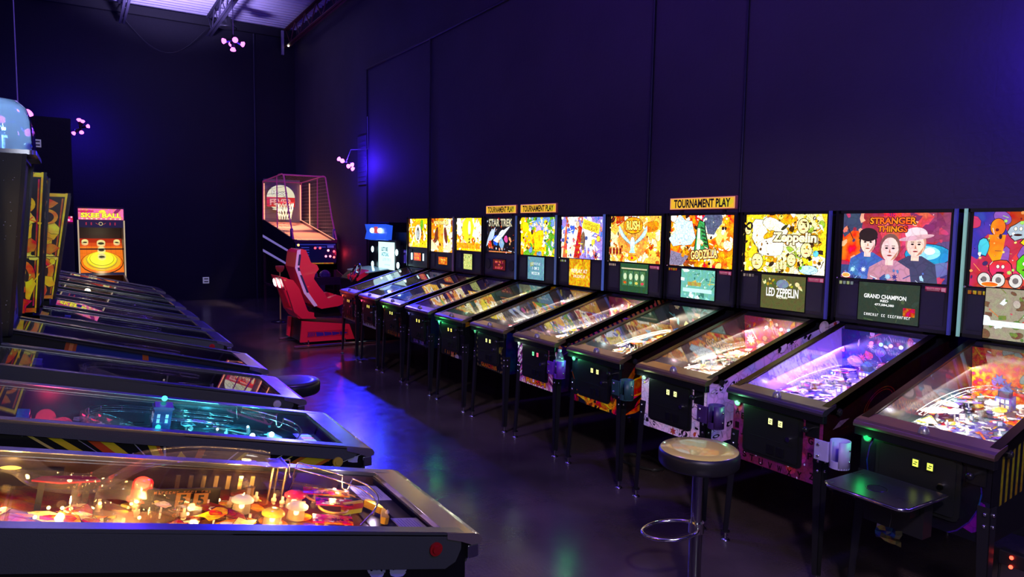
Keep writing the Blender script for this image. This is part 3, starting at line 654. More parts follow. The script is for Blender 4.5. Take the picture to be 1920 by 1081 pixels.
    for i,kind in enumerate(rm):
        q=1 if i%2 else -1; h=.055
        path=[(q*(.20-.0*t),.40+.0*t,.05) for t in(0,)]
        P=[(q*.215,.33,.045),(q*.22,.45,.055),(q*.215,.6,.065),(q*.19,.74,.075),(q*.12,.83,.085),(q*.02,.86,.085),(-q*.06,.81,.06),(-q*.08,.7,.02)]
        P=[(x,min(y,PL-.05),z+S.get('rz',0)) for x,y,z in P]
        # smooth
        Q=[]
        for j in range(len(P)-1):
            p0=P[max(j-1,0)];p1=P[j];p2=P[j+1];p3=P[min(j+2,len(P)-1)]
            for u in(0,.25,.5,.75): Q.append(tuple(.5*((2*p1[c])+(-p0[c]+p2[c])*u+(2*p0[c]-5*p1[c]+4*p2[c]-p3[c])*u*u+(-p0[c]+3*p1[c]-3*p2[c]+p3[c])*u**3) for c in range(3)))
        Q.append(P[-1])
        if kind=='wire':
            m=MB()
            for dx,dz in((-.012,0),(.012,0),(-.017,.016),(.017,.016)):
                m.tube([(p[0]+dx,p[1]+dx*.3,p[2]+dz) for p in Q[:22]],.0017,6)
            for p in Q[:22:3]: m.tube([(p[0]-.017,p[1],p[2]+.016),(p[0]-.012,p[1],p[2]),(p[0]+.012,p[1],p[2]),(p[0]+.017,p[1],p[2]+.016)],.0015,5)
            m.build('wire_ramp',CHROME,pf)
        else:
            pr=[(-.024,.032),(-.022,.002),(0,0),(.022,.002),(.024,.032)]
            MB().sweep(Q,pr).build('plastic_ramp',PLASTIC if kind=='clear' else clear(hx(kind),.5,.1,1.2,'tinted_plastic'),pf)
            A=MB(); 
            for p in Q[2::8]: A.cyl((p[0],p[1],0),(p[0],p[1],p[2]),.004,n=8)
            A.build('ramp_post',STEEL,pf)
    # toy at the back
    tc=S.get('toy',['#5060a0','#303048'])
    A=MB(); x=R.uniform(-.06,.06)
    A.box((x-.035,PL-.16,0),(x+.035,PL-.10,.07),hx(tc[0])).box((x-.025,PL-.155,.07),(x+.025,PL-.11,.10),hx(tc[1])).prism([(x-.03,.10),(x+.03,.10),(x,.125)],'y',PL-.15,PL-.115,hx(tc[0]))
    for k in range(6): A.box((x-.028+.021*(k%3),PL-.162,.014+.028*(k//3)),(x-.014+.021*(k%3),PL-.16,.032+.028*(k//3)),(.9,.85,.5))
    A.build('toy_building',artmat(0,80,.2,.3),pf)
    # back panel with flashers
    hb=S.zf+S.slope*(S.D-.02)-(S.pz+S.tilt*(S.D-.12))-.02
    A=Art(PW,hb,S.seed+77); A.bg(S.get('bpc',S.pal[2])); A.scatter(40,S.pal,.01,.04)
    MB().art(A,(0,PL-.006,hb/2),(1,0,0),(0,0,1)).build('back_panel',artmat(0,60,.4,.3),pf)
    for k,c in enumerate(S.get('flash',[])):
        x=-.05+.06*k; MB().sphere((x,PL-.03,hb*.78),.011,10).build('flasher',emis(c,5),pf); light('flasher_glow',(x,PL-.06,hb*.75),.12,tuple(c),.01,pf)
    # general illumination
    strips(pf,S,S.gp*1.9,G,S.get('gi2',G))
    for x,y in ((-.16,.30),(.15,.5),(-.06,.74)): light('playfield_lamp',(x,y,.045),S.gp*.10,S.get('gi2',G),.004,pf)
    if S.get('extra'): S.extra(pf,S,R,put)
# ------------------------------------------------------------------ printed art of the single machines (plain stand-ins in the photo's colours; titles as in the photo)
Y='#f5c030';O='#e8791c';Rd='#c82818';Bk='#0c0808';Wh='#fff6dc';Br='#5a2c10';Gn='#5c9a2c';Bl='#2858b0';Cy='#9adcf0';Pu='#6a3ab0';Pk='#e868a0'
def comic(A,pal,n=70,r0=.012,r1=.05,k='bbsel'):
    pal=pal+[Wh,'#f8f0b8']
    A.bg(pal[0]); 
    for i in range(6): A.blob(A.r.uniform(-A.w/2,A.w/2),A.r.uniform(-A.h/2,A.h/2),A.r.uniform(.08,.16),A.r.choice(pal),14,.4)
    A.scatter(n,pal,r0,r1,k,.0025); return A.scatter(n,pal+['#201008','#281408'],r0*.3,r1*.45,k,.0015)
def bg1(A): comic(A,[Y,O,'#e8a020',Wh,Br,'#f8d860'],60); A.blob(.15,.12,.06,Gn,9,.3,.003); A.rect(-.05,.13,.3,.05,'#e8a028',.15); A.ell(.02,0,.11,.12,'#e8e0c8',ol=.004); A.ell(.02,-.01,.04,.09,'#302820',ol=.003); A.ell(.02,-.02,.022,.06,'#b8c8d0')
def bg2(A):
    comic(A,[O,'#c87020',Y,Wh,'#803818'],55); A.rect(0,0,.14,.5,'#e8a040'); A.scatter(14,[O,Y,Br],.01,.03,'bl',.002,(-.06,-.15,.06,.15))
    for q in(-1,1): A.ell(q*.14,.0,.045,.11,'#5a2418',q*.3,ol=.003); A.poly([(q*.3,-.2),(q*.05,-.2),(q*.3,-.06)],'#e8e0a0')
    A.text('WORLD POKER TOUR',0,.165,.44,.045,'#f8e890','#181008',.03,ow=.005)
def bg3(A): comic(A,[Y,'#f8d850',O,'#e8b0a0',Wh],55); A.rect(0,-.14,.6,.07,'#e09020'); A.blob(0,.08,.14,'#f8e040',12,.2); A.ell(.03,.08,.035,.09,'#e8dcc8',ol=.004); A.rect(.03,-.02,.012,.08,'#202020'); A.star(.03,-.06,.03,'#201810')
def bg4(A):
    A.bg('#06060c'); A.scatter(60,['#101830','#e8f0ff','#405880','#c04828','#1838a0'],.004,.022,'sel',0)
    A.blob(-.2,-.02,.09,'#b8c8e8',9,.4,.003,1.4,.5,a=.9); A.blob(-.1,-.06,.055,'#2858d8',9,.3,.003); A.blob(.13,-.05,.04,'#d85898',8,.3,.003); A.blob(-.24,-.12,.05,'#c84820',8,.4); A.poly([(-.16,-.06),(.02,.04),(.24,.12),(.06,-.01),(-.06,-.09)],'#d8dce8'); A.poly([(-.03,-.1),(.03,-.02),(.09,-.09),(.05,-.18)],'#88b0d0'); A.ell(.02,.03,.06,.02,'#e8f0ff',.5,ol=.003)
    A.scatter(20,['#e8f0ff','#e8a070','#b0b8d0'],.006,.025,'bsl',.001,(-.3,-.19,.3,-.02))
    A.text('STAR TREK',0,.145,.52,.085,'#c8c0a0','#484438',.02,ow=.007); A.rect(0,-.19,.5,.012,'#d08050')
def bg5(A): comic(A,[Y,'#c8b820',Gn,Wh,O,'#6888c0'],85); A.blob(-.2,.1,.06,'#f0e020',8,.3,.003); A.ell(.05,.07,.05,.05,'#b8a0d0',ol=.003); A.blob(.05,-.02,.1,Y,11,.3,.003); A.rect(.08,-.13,.22,.05,'#f0c818',.0); A.text('~00000',.08,-.13,.18,.035,'#b84818',None,.02)
def bg6(A): comic(A,['#8878c8','#e8e0f8',Wh,'#c07060','#4868c0','#a04838'],75); A.star(.1,0,.2,'#e8e8ff',13,.35,.2); A.poly([(-.1,-.2),(-.02,.12),(.03,.1),(.0,-.2)],'#a83828'); A.poly([(-.22,.2),(-.28,-.2),(-.2,-.2)],'#c06040'); A.ell(-.04,.13,.025,.03,'#e0b090',ol=.003); A.ell(.05,-.03,.03,.09,'#705840',ol=.003); A.scatter(24,[Wh,'#b04030','#404880','#f0d050'],.008,.03,'blse',.002,(-.3,-.2,.3,0)); A.rect(.17,.11,.26,.09,'#f0d048',-.2); A.text('GUARDIANS',.17,.125,.2,.035,'#807020',None,.02,-.2); A.text('GALAXY',.17,.085,.2,.035,'#807020',None,.02,-.2)
def bg7(A):
    comic(A,['#e8b050','#f8dca0',O,Wh,'#c86828','#a84018'],80); A.blob(0,0,.18,'#d89048',14,.2); A.scatter(40,['#e8a040','#7a3010','#f0c878'],.006,.025,'bsl',.001,(-.18,-.15,.18,.15))
    A.ell(0,.12,.12,.07,'#e89020',ol=.006); A.text('RUSH',0,.12,.17,.08,'#ffe070','#501804',.04,ow=.007)
    for q in(-1,1):
        for k in range(7): A.ell(q*(.09+.012*k),-.0+.012*k,.085-.006*k,.014,'#b8e4f4',q*(.55+.1*k),ol=.002,oc='#205878')
    A.ell(0,-.04,.028,.06,'#c8ecf8',ol=.003,oc='#205878'); A.ell(0,.0,.02,.018,'#e8f8ff',ol=.002); A.poly([(-.04,-.12),(0,-.05),(.04,-.12)],'#a0d4e8')
    A.ell(0,-.165,.06,.025,'#e8a010',ol=.003); A.star(0,-.165,.022,'#b83008'); 
    for k in range(4): A.rect(-.29+.045*k,-.11,.035,.07,'#b87038'); A.rect(-.29+.045*k,-.11,.025,.05,'#702810')
    A.rect(.23,.11,.1,.09,'#c87828',.1)
def bg8(A):
    comic(A,[O,'#f0a030','#e04820','#f8d070','#905020'],80); A.blob(-.17,.06,.12,'#b8d8e8',12,.4,.003); A.blob(.14,.15,.09,'#4a5068',10,.3); A.poly([(-.3,-.08),(-.1,-.12),(-.17,-.2),(-.31,-.2)],'#706880')
    A.poly([(-.05,-.08),(-.02,.12),(.0,.17),(.06,.15),(.07,.08),(.12,-.08)],'#101808'); A.poly([(-.04,-.08),(-.015,.11),(.0,.16),(.05,.145),(.06,.07),(.11,-.08)],'#3a8a4c')
    for k in range(6): A.ell(.04+.008*k,.10-.03*k,.03,.008,'#1c4020',-.3)
    A.poly([(-.02,-.1),(-.015,.1),(.01,.1),(.02,-.1)],'#d8f4d0'); A.scatter(16,['#f8e8b0',O,'#ffffff'],.008,.03,'sbl',.002,(-.3,-.2,.3,.0)); A.scatter(8,[Wh],.006,.012,'e',.001,(-.05,.14,.3,.2))
    A.text('GODZILLA',.06,-.10,.27,.07,'#ffd080','#380804',.03,.1,ow=.008)
def bg9(A):
    comic(A,['#f0d040','#f8f0a0',Wh,'#c89020','#90b040','#e8a020','#402808'],110,.01,.04); A.scatter(40,['#f8f4b8','#ece060','#fffff0','#302010','#e89030'],.008,.028,'ebs',.0025)
    A.blob(-.17,.06,.1,'#fffcd8',14,.15,.004,.7,1.1,a=.3); A.blob(-.05,.12,.085,'#fffcd8',14,.15,.004,1.3,.6,a=-.4); A.blob(-.08,-.03,.085,'#fffde8',14,.15,.003,1.3,.75,a=.1); A.ell(-.1,.06,.05,.02,'#d8a030',.5,ol=.003)
    for x,y,r in((.17,.12,.05),(.2,-.04,.05),(-.19,-.13,.055),(-.28,.09,.03),(.09,-.11,.04)): A.ell(x,y,r*.85,r,'#f8e8a0',ol=.005); A.ell(x-r*.3,y+r*.2,r*.12,r*.08,'#302008'); A.ell(x+r*.3,y+r*.2,r*.12,r*.08,'#302008'); A.ell(x,y-r*.4,r*.3,r*.08,'#803010')
    A.scatter(90,['#3a2408','#5a3c10','#c8a020','#a06818','#d8c850'],.003,.012,'bel',.0015)
    A.text('Zeppelin',.11,.035,.34,.085,'#fff4c0','#402804',.04,0,.007,it=.03); A.ell(.03,.11,.03,.012,'#303018',.6); A.text('III',.02,-.15,.08,.05,'#fff0a0','#604010',.03,ow=.003); A.ell(.23,-.17,.07,.03,'#b0d8e0',ol=.002); A.ell(.17,-.16,.012,.012,'#58a020'); A.ell(.28,-.06,.02,.02,'#60b0d0',ol=.002); A.ell(-.26,.12,.03,.03,'#181008'); A.star(-.26,.12,.02,'#f0e060',3,.6)
def bg10(A):
    A.bg('#a83a4c'); A.blob(-.25,.02,.12,'#e84828',14,.3); A.blob(-.27,.17,.09,'#3a4460',12,.4); A.blob(.22,.14,.13,'#8c4060',14,.3); A.blob(.29,-.02,.08,'#604878',12,.3); A.rect(0,-.17,.7,.1,'#3a3a78'); A.scatter(22,['#ffe8f0','#f0b0b8','#5870b0'],.002,.008,'es',0); A.blob(.04,.15,.16,'#d85058',12,.3)
    A.scatter(60,['#c04860','#e87870','#f8a890','#7c3058','#584070','#9c3448'],.01,.035,'b',0)
    A.ell(.21,-.04,.13,.06,'#3890c8',ol=.003); A.ell(.2,-.03,.08,.04,'#98dcf0'); A.ell(.22,-.02,.03,.02,'#ffffff'); A.ell(.26,-.13,.11,.04,'#6870a8',.3)
    A.person(-.15,-.02,.30,'#f8d0c8','#281818','#4868b0','cap'); A.person(.14,-.03,.32,'#f8d0c0','#c89080','#404060','brim'); A.person(-.01,-.06,.34,'#f4c8c8','#7c5250','#c088a0')
    A.scatter(26,['#a8d0f0','#6080c8','#e0f0ff','#404888'],.008,.025,'bls',.001,(-.3,-.21,.2,-.13)); A.poly([(-.29,.12),(-.24,.03),(-.235,.03),(-.285,.125)],'#301818'); A.ell(-.28,-.185,.025,.012,'#f8a060',ol=.004,oc='#fff0e0')
    A.text('NETFLIX',0,.194,.11,.024,'#ff4030',None,.03); A.rect(0,.178,.27,.005,'#f06828'); A.text('STRANGER',0,.155,.28,.040,'#ff8838','#280408',.03,ow=.005); A.text('THINGS',0,.106,.18,.036,'#ff8838','#280408',.03,ow=.005)
def bg11(A):
    A.bg('#b83848'); A.blob(-.28,.1,.13,'#4838a0',12,.2); A.blob(0,-.15,.16,'#d85048',12,.3); A.rect(0,.16,.3,.12,'#b05028'); A.scatter(16,['#d87058','#8858b0','#c04058'],.02,.05,'be',.002)
    A.ell(-.2,.12,.035,.045,'#e88030',ol=.003); A.poly([(-.24,.08),(-.16,.08),(-.17,-.02),(-.19,-.1),(-.24,-.02)],'#f09830'); A.blob(-.26,.02,.04,'#50b8d8',10,.2,.004,.7,1.2,a=0); A.blob(-.17,-.1,.055,'#d84040',11,.2,.004,1.1,1,a=0); A.blob(-.1,.1,.045,'#a8b8c8',11,.2,.004)
    A.blob(-.0,.04,.06,'#e8d820',12,.2,.004,1.3,1,a=0); A.blob(-.05,-.08,.055,'#50c830',11,.2,.004,.8,1.3,a=0); A.blob(.05,-.04,.08,'#f0d028',12,.2,.004); A.blob(.07,.14,.05,'#68c848',10,.2,.004); A.blob(.12,-.13,.06,'#f0a828',10,.2,.004)
    for x in(-.25,-.18,-.1): A.ell(x,-.16,.03,.035,'#d8d4d0',ol=.004); A.ell(x,-.16,.014,.016,'#706868')
    A.blob(.2,.0,.08,'#58a8e0',11,.2,.004); A.blob(.24,-.12,.07,'#e86030',11,.2,.004); A.blob(.22,.12,.06,'#e8e0d0',10,.2,.004); A.text('TO',.13,.14,.16,.08,'#f0e020','#305010',.03,ow=.005)
    A.ell(-.22,-.185,.04,.012,'#e86838',ol=.003,oc='#fff0e0'); A.scatter(90,['#ffffff','#ffe080','#681828','#301030','#f0a060','#a8e070','#3a2860'],.003,.014,'bels',.001)
    for x,y in((-.0,.04),(.05,-.04),(.07,.14),(-.17,-.1),(-.1,.1),(.12,-.13),(-.05,-.08)): A.ell(x,y-.02,.02,.006,'#301008'); A.ell(x-.012,y+.012,.007,.009,'#fff8e0',ol=.002); A.ell(x+.012,y+.012,.007,.009,'#fff8e0',ol=.002)
def scr_txt(bg,lines,extra=None):
    def f(A):
        A.bg(bg)
        if extra: extra(A)
        for tx,y,w,h,c in lines: A.text(tx,0,y*A.h,w*A.w,h*A.h,c,None,.02)
    return f
def quads(A):
    for k in range(4): A.rect(-.115+.075*k,-.005,.062,.13,'#487848'); A.ell(-.115+.075*k,.01,.022,.03,'#c8e0b8',ol=.002); A.ell(-.115+.075*k,-.045,.02,.012,['#d07030','#70c0a0','#d8d060','#d06048'][k])
    A.rect(0,.08,.33,.012,'#d0c8a0')
def busy(pal,n=60): return lambda A:(A.bg(pal[0]),A.scatter(n,pal,.004,.03,'brle',.001))
def legdash(A): A.scatter(30,['#506830','#b8a030','#e8e0a0'],.006,.02,'be',.001,(-.16,.04,.16,.09)); A.ell(0,.06,.05,.03,'#7888a0',ol=.001); A.text('LED ZEPPELIN',0,.0,.26,.06,'#f8f8f0','#302820',.03,ow=.002); A.text('92,480',0,-.035,.09,.016,'#f8f8e0',None,.03)
def strscr(A): A.bg('#2a3828').scatter(18,['#304030','#485838'],.01,.03,'le',0).rect(.13,-.045,.07,.05,'#b83c20'); A.text('GRAND CHAMPION',-.02,.035,.26,.026,'#f4f4f4',None,.03); A.text('RED',-.02,.01,.05,.014,'#f4f4f4',None,.03); A.text('477,584,380',-.02,-.015,.12,.016,'#f4f4f4',None,.03); A.text('~0000000 00 0000000000',-.0,-.078,.29,.016,'#f4f4f4',None,.03)
# fronts
def fr(bg,pal,title=None,tc=O,n=26,extra=None,r1=.05):
    def f(A):
        A.bg(bg); A.scatter(n,pal,.008,r1,'bsle',.0015)
        if extra: extra(A)
        if title: A.text(title,0,-A.h/2+.035,.28,.04,tc,'#100808',.03,ow=.004)
    return f
def frame_col(c,w=.03):
    def e(A):
        R=A.r
        for q in(-1,1):
            for k in range(9): A.blob(q*(.22+R.uniform(-.015,.02)),-.17+.04*k,w*.6,c,7,.4,.002)
        for k in range(12): A.blob(-.2+.037*k,-.175,w*.5,c,7,.4,.002)
    return e
def swirl(A):
    for k in range(16): A.rect(-.27+.036*k,.175,.014,.05,'#e8c0b0',.5)
    for q in(-1,1):
        for k in range(12): A.rect(q*.245,.15-.03*k,.014,.15,['#e8d0f8','#3a1850','#b070d0'][k%3],q*(.5+.05*k))
    for k in range(20): A.poly([(-.27+.028*k,-.2),(-.262+.028*k,-.13-.02*A.r.random()),(-.245+.028*k,-.2)],['#f0d0e8','#c880c0','#f8e8f0'][k%3])
    for k in range(8): A.ell(-.25+.01*(k%2),.12-.03*k,.009,.009,'#f8e0f0',ol=.002)
def doodles(A,w=None,h=None,n=15):
    R=A.r; w=w or A.w; h=h or A.h
    for k in range(n):
        x=R.uniform(-w/2,w/2);y=R.uniform(-h/2,h/2);r=R.uniform(.02,.06)
        if k%3==0: A.ring(x,y,r,.003,'#181020','#c8a8e0')
        elif k%3==1: A.ell(x,y,r*.6,r*.4,'#181020',R.uniform(0,3)); A.ell(x,y,r*.35,r*.2,'#c8a8e0',R.uniform(0,3))
        else: A.star(x,y,r*.5,R.choice(['#181020','#a04040','#7050a0','#181020']),6,.5)
        A.rect(x+r,y,r*1.6,.003,'#181020',R.uniform(0,3)); A.rect(x,y-r,r,.0025,'#181020',R.uniform(0,3))
def alpha(A):
    for k in range(14): A.ell(A.r.uniform(-.27,.27),A.r.uniform(-.19,.19),.03,.03,A.r.choice(['#a83a70','#7c2c64','#d060a0','#602458']))
    A.scatter(12,['#f8d0ff','#d8c0ff'],.003,.007,'e',0)
    for i,(c,x,y) in enumerate([('A',-.25,.08),('B',-.21,.06),('I',-.25,-.0),('J',-.21,-.03),('R',-.24,-.12),('S',-.19,-.15),('T',-.14,-.16),('U',-.08,-.165),('V',-.02,-.17),('W',.04,-.17),('X',.10,-.17),('Y',.16,-.165),('Z',.23,-.15),('G',.215,.03),('H',.25,.01),('P',.215,-.05),('Q',.245,-.07)]): A.text(c,x,y,.028,.036,'#1c0810',None,.03)
def plainside(c,pal,n=12): return lambda A:(A.bg(c),A.scatter(n,pal,.02,.07,'bsl',0))
def flames(A):
    A.bg('#180808')
    for k in range(46): x=A.r.uniform(-.62,.3); y=A.r.uniform(-.38,.1); A.blob(x,y,A.r.uniform(.03,.08),A.r.choice(['#d83810','#f07018','#f8a020','#902008','#301008']),7,.6,.003,2.2,.5,a=A.r.uniform(.3,1.2))
    A.star(.4,.2,.05,'#404048'); A.ring(-.5,-.05,.12,.02,'#f8a030','#c83810')
def purpleside(A): A.bg('#c090e0'); doodles(A,n=60); A.scatter(24,['#181020'],.01,.025,'bs',0)
def stripes11(A):
    A.bg('#101014')
    for k in range(5): A.rect(-.55+.045*k,.12,.02,.45,'#9a8828')
    A.rect(-.1,.0,.34,.1,'#2a2028',.3); A.text('~0000000',-.1,.0,.3,.05,'#6a5030',None,.03,.3)
def arcs10(A):
    A.bg('#24060c'); 
    for r in(.15,.13): A.ring(-.15,.12,r,.006,'#7a1c20','#24060c')
    A.poly([(-.56,.15),(-.5,.2),(-.42,.17),(-.5,.14)],'#806070'); A.scatter(16,['#3a0c14','#501018'],.02,.08,'bl',0)
def red7(A):
    A.bg('#301048')
    for k in range(26): A.rect(-.62+.05*k,.35,.025,.12,'#d87058',.4)
    A.scatter(14,['#6a30a0','#a060d0'],.03,.08,'bl',0)
W1=(1,.80,.5);W2=(1,.92,.82)
Yc=lambda n:3.3977-(n-9)*.76-.2966
RW=dict(slope=.305,lockbar=(.62,.43,.20),lbr=.34,sticker=False)
SP=[
 (1,'pinball machine next to the racing game, orange score display between two white lamps',dict(bgart=bg1,btn=(1,.08,.03),split=.40,screen=scr_txt('#e05010',[('~000 000',.22,.7,.3,'#ffc060'),('~000000',-.2,.7,.3,'#ffc060')]),scr=(.24,.11,0),side=plainside('#0c0c14',['#202040']),front=fr('#08080c',[Bk],'~0000 00 000',O,0,frame_col('#b8a898')),gp=1.6,gi=(1,.8,.7),pal=['#903848','#e0d8d0','#306070','#c05050','#202830'],edge=(.10,.05,.03),coin=(1,.5,.1),lamps=1,flash=[(1,.1,.1)])),
 (2,'second farthest right-row pinball machine, chrome-edged backbox with orange display and golden picture',dict(bgart=bg2,btn=(1,.05,.15),split=.34,screen=scr_txt('#d06808',[('~000000',.15,.6,.25,'#fff070'),('~00000',-.22,.4,.25,'#ffe060')]),scr=(.26,.10,.06),side=plainside('#0c0c14',['#202040']),front=fr('#0a0a10',[Bk],'~000000',Wh,0,frame_col('#d8d0d8',.04)),gp=1.6,gi=(.6,.75,1),gi2=(1,.8,.5),pal=['#283038','#4898b0','#e8e8e8','#d89040','#101418'],edge=(.7,.65,.7),dens=.6)),
 (3,'third farthest right-row pinball machine, yellow picture with a rocket and a square yellow screen',dict(bgart=bg3,btn=(.2,1,.15),screen=lambda A:(A.bg('#c8d078'),A.scatter(70,['#384828','#e8f0a0','#708040'],.003,.012,'lbr',0)),scr=(.22,.19,0),side=plainside('#100a0c',['#301818']),front=fr('#200c08',['#903010','#602010','#c05018'],'~00000',O,24),gp=2.2,gi=(1,.8,.45),gi2=(.35,.3,1),pal=['#a88838','#f0d890','#804828','#5848c0','#181420'],coin=(.95,.9,.2))),
 (4,'right-row pinball machine with black STAR TREK backglass and red dot display',dict(bgart=bg4,btn=(.1,.1,.4),btns=.6,bgs=1.5,bamt=.25,round=True,screen=scr_txt('#500408',[('~000 000 0',.25,.7,.2,'#ff7060'),('OR',0,.15,.14,'#ff7060'),('~0000000',-.28,.7,.2,'#ff7060')]),scr=(.27,.12,0),spk=(.035,.03,.05),side=plainside('#0a0f38',['#182060','#101848'],24),front=fr('#080a20',['#101838','#182858'],'STAR TREK','#8878d8',14,frame_col('#283058')),gp=2.6,gi=(1,.85,.6),gi2=(.45,.15,1),pal=['#c8b898','#e8e0e8','#404858','#e0a040','#7030c0'],edge=(.12,.2,.55),edgee=.25,dens=.8)),
 (5,'right-row pinball machine with jungle yellow-green backglass and pale blue screen, under a tournament sign',dict(bgart=bg5,btn=(.05,1,.25),btns=4,btnl=.5,screen=scr_txt('#6898a8',[('~00000000',.2,.6,.1,'#e8f4f8'),('1 OR 2',0,.4,.12,'#f8ffff'),('~00000',-.22,.5,.12,'#f8ffff')],lambda A:A.scatter(12,['#78a8b8','#5888a0','#98a870'],.02,.05,'br',0)),scr=(.31,.24,0),side=lambda A:(A.bg('#0a0a14'),[A.rect(-.6+.1*k,.33,.09,.13,['#b07818','#d89828','#504018'][k%3]) for k in range(13)]),front=fr('#0a0a12',['#c8c0d0','#383050','#e0b070'],'~000000',O,16),gp=2.6,gi=(1,.85,.4),gi2=(.4,1,.7),pal=['#b89828','#3a2c20','#e8e0b0','#388868','#c8a838'],edge=(.2,.3,.7),edgee=.2)),
 (6,'right-row pinball machine with violet space backglass and yellow REPLAY AT screen',dict(bgart=bg6,btn=(.1,.6,.25),btns=.9,screen=scr_txt('#d8a028',[('REPLAY AT',.06,.75,.14,'#fff8e0'),('~00000000',-.14,.6,.1,'#fff8e0')],lambda A:A.scatter(16,['#e8b838','#c88818','#f8d058'],.02,.05,'be',0)),scr=(.33,.26,0),side=lambda A:(A.bg('#0c1458'),A.scatter(18,['#182890','#0a0c30','#a03818'],.03,.08,'be',0),A.text('GUARDIANS',-.38,-.12,.24,.10,'#403048',None,.03)),front=fr('#0a0c18',['#a8a040','#283060','#5878c0'],'GUARDIANS','#e86030',12,frame_col('#807848',.02)),gp=3,gi=(1,.9,.75),pal=['#485058','#e8e0d8','#302838','#c8c050','#d84030'],edge=(.12,.2,.75),edgee=.35,cards=['#181818','#a0b050','#e0e0e0'],coin=(.9,.95,.3))),
 (7,'right-row pinball machine with RUSH backglass, pale blue wings and green screen',dict(bgart=bg7,btn=(.75,1,.8),btns=.8,screen=lambda A:(A.bg('#285030'),quads(A)),scr=(.36,.25,.02),side=red7,front=fr('#a04888',['#d890d0','#602868','#f0d8f0'],'RUSH','#f06020',8,swirl),fglow=.28,gp=3,gi=(1,.88,.75),gi2=(1,.55,.6),pal=['#9a6a50','#f8e0b8','#802c48','#e8b830','#f0e8f0'],edge=(.05,.05,.07),cards=['#301818','#e0c0b0','#c0a0a0'],sticker=True,coin=(.2,1,.4),coin2=(1,.1,.2),flash=[(1,.9,.9),(1,.1,.1),(1,.95,.9)])),
 (8,'right-row pinball machine with orange GODZILLA backglass and cyan screen, tournament sign on top',dict(bgart=bg8,btn=(.1,1,.35),btns=3.4,btnl=.5,screen=lambda A:(A.bg('#70b8a8'),A.scatter(40,['#98e0d8','#387868','#d0c060','#e8f8f8'],.006,.03,'blr',.001),A.rect(0,-.05,.3,.03,'#c8f4f4'),A.rect(-.03,.0,.14,.03,'#b0a050')),scr=(.35,.23,.0),side=flames,front=fr('#101820',['#283848','#8a3818'],None,O,14,lambda A:[A.blob(A.r.uniform(-.27,.27),-.15+A.r.uniform(-.05,.03),.035,A.r.choice(['#d83810','#f07018','#f8b040','#701808']),7,.6,.002,1.8,.5) for _ in range(34)]),fglow=.2,sglow=.2,gp=3.3,gi=(1,.88,.65),gi2=(.5,.9,1),pal=['#c87830','#f0e0a0','#382820','#e85028','#78b8b8'],edge=(.05,.05,.07),cards=['#301818','#d89030','#e05020'],sticker=True,ramps=['wire','clear'],coin=(.95,.95,.3))),
 (9,'right-row pinball machine in white cabinet art with yellow Zeppelin backglass, behind the bar stool',dict(bgart=bg9,bgs=1.9,btn=(.6,1,.75),btns=1.,screen=lambda A:(A.bg('#58582c'),legdash(A)),scr=(.355,.235,.02),side=purpleside,front=lambda A:(A.bg('#d8b8e8'),doodles(A,n=34),A.scatter(8,['#f0d060','#b04050','#181020'],.006,.02,'bs',0)),fglow=.30,sglow=.22,gp=3.4,gi=(1,.86,.68),gi2=(1,.7,.85),pal=['#c89878','#f8e8c8','#a04058','#e88038','#9ab890'],edge=(.10,.09,.55),edgee=.15,cards=['#282018','#c0a8a0','#807078'],sticker=True,coin=(.95,1,.35),flash=[(1,1,1),(1,.1,.15),(.6,.8,1),(.15,.3,1),(1,1,1)],toy=['#c0b8c0','#a09090'],blimp=1)),
 (10,'right-row pinball machine with STRANGER THINGS backglass and violet-lit playfield',dict(bgart=bg10,bgs=1.35,bamt=.18,bscale=20,btn=(.2,1,.4),btns=2.6,btnl=.4,screen=strscr,scr=(.37,.235,-.0),side=arcs10,front=lambda A:(A.bg('#702858'),alpha(A)),fglow=.16,gp=3.6,gi=(.42,.25,1),gi2=(1,.75,1),pal=['#6858c0','#d8c8ff','#282070','#a080d8','#c05080'],edge=(.10,.10,.55),edgee=.15,cards=['#282830','#d8e0a0','#a0b0b8'],sticker=True,coin=(.95,1,.35),flash=[(1,.1,.3),(.2,.7,1),(1,.2,.3),(.7,1,1)],inner=(.25,.15,.7),bulbe=6,lockbar=(.25,.2,.25))),
 (11,'nearest right-row pinball machine, cut by the right edge, with a drink tray in front',dict(bgart=bg11,bgs=1.3,bamt=.1,bscale=14,btn=(.02,1,.2),btns=1.5,btnl=.2,screen=lambda A:(A.bg('#98907a'),A.scatter(60,['#b8b0a0','#688038','#e8f0f0','#705038','#c86050'],.006,.03,'bler',.001),A.rect(0,-.05,.4,.03,'#e8f0f0')),scr=(.4,.27,-.03),side=stripes11,front=fr('#10101c',['#181c30','#202848'],None,O,14,lambda A:(A.blob(.2,-.08,.08,'#70208a',12,.2),[A.ring(.0,.02,.25-.004*k,.006,'#2a2480','#10101c') for k in range(1)])),gp=2.7,gi=(1,.93,.8),gi2=(.85,.8,1),pal=['#68807c','#e8dcc0','#c05a30','#5c4c9c','#c8b030'],edge=(.35,.75,.65),edgee=.35,lockbar=(.35,.22,.16),lbr=.4,cards=['#282830','#d07830','#e8b040'],coin=(.8,1,.1),dens=1.2,ramps=['wire','wire'],doorhi=1,both=False)),
]
for n,lab,d in SP:
    q=dict(RW); q.update(dict(X=3.1101,Yc=Yc(n),label=lab,seed=n*13+4,n=n)); q.update(d); m=pinball(q)
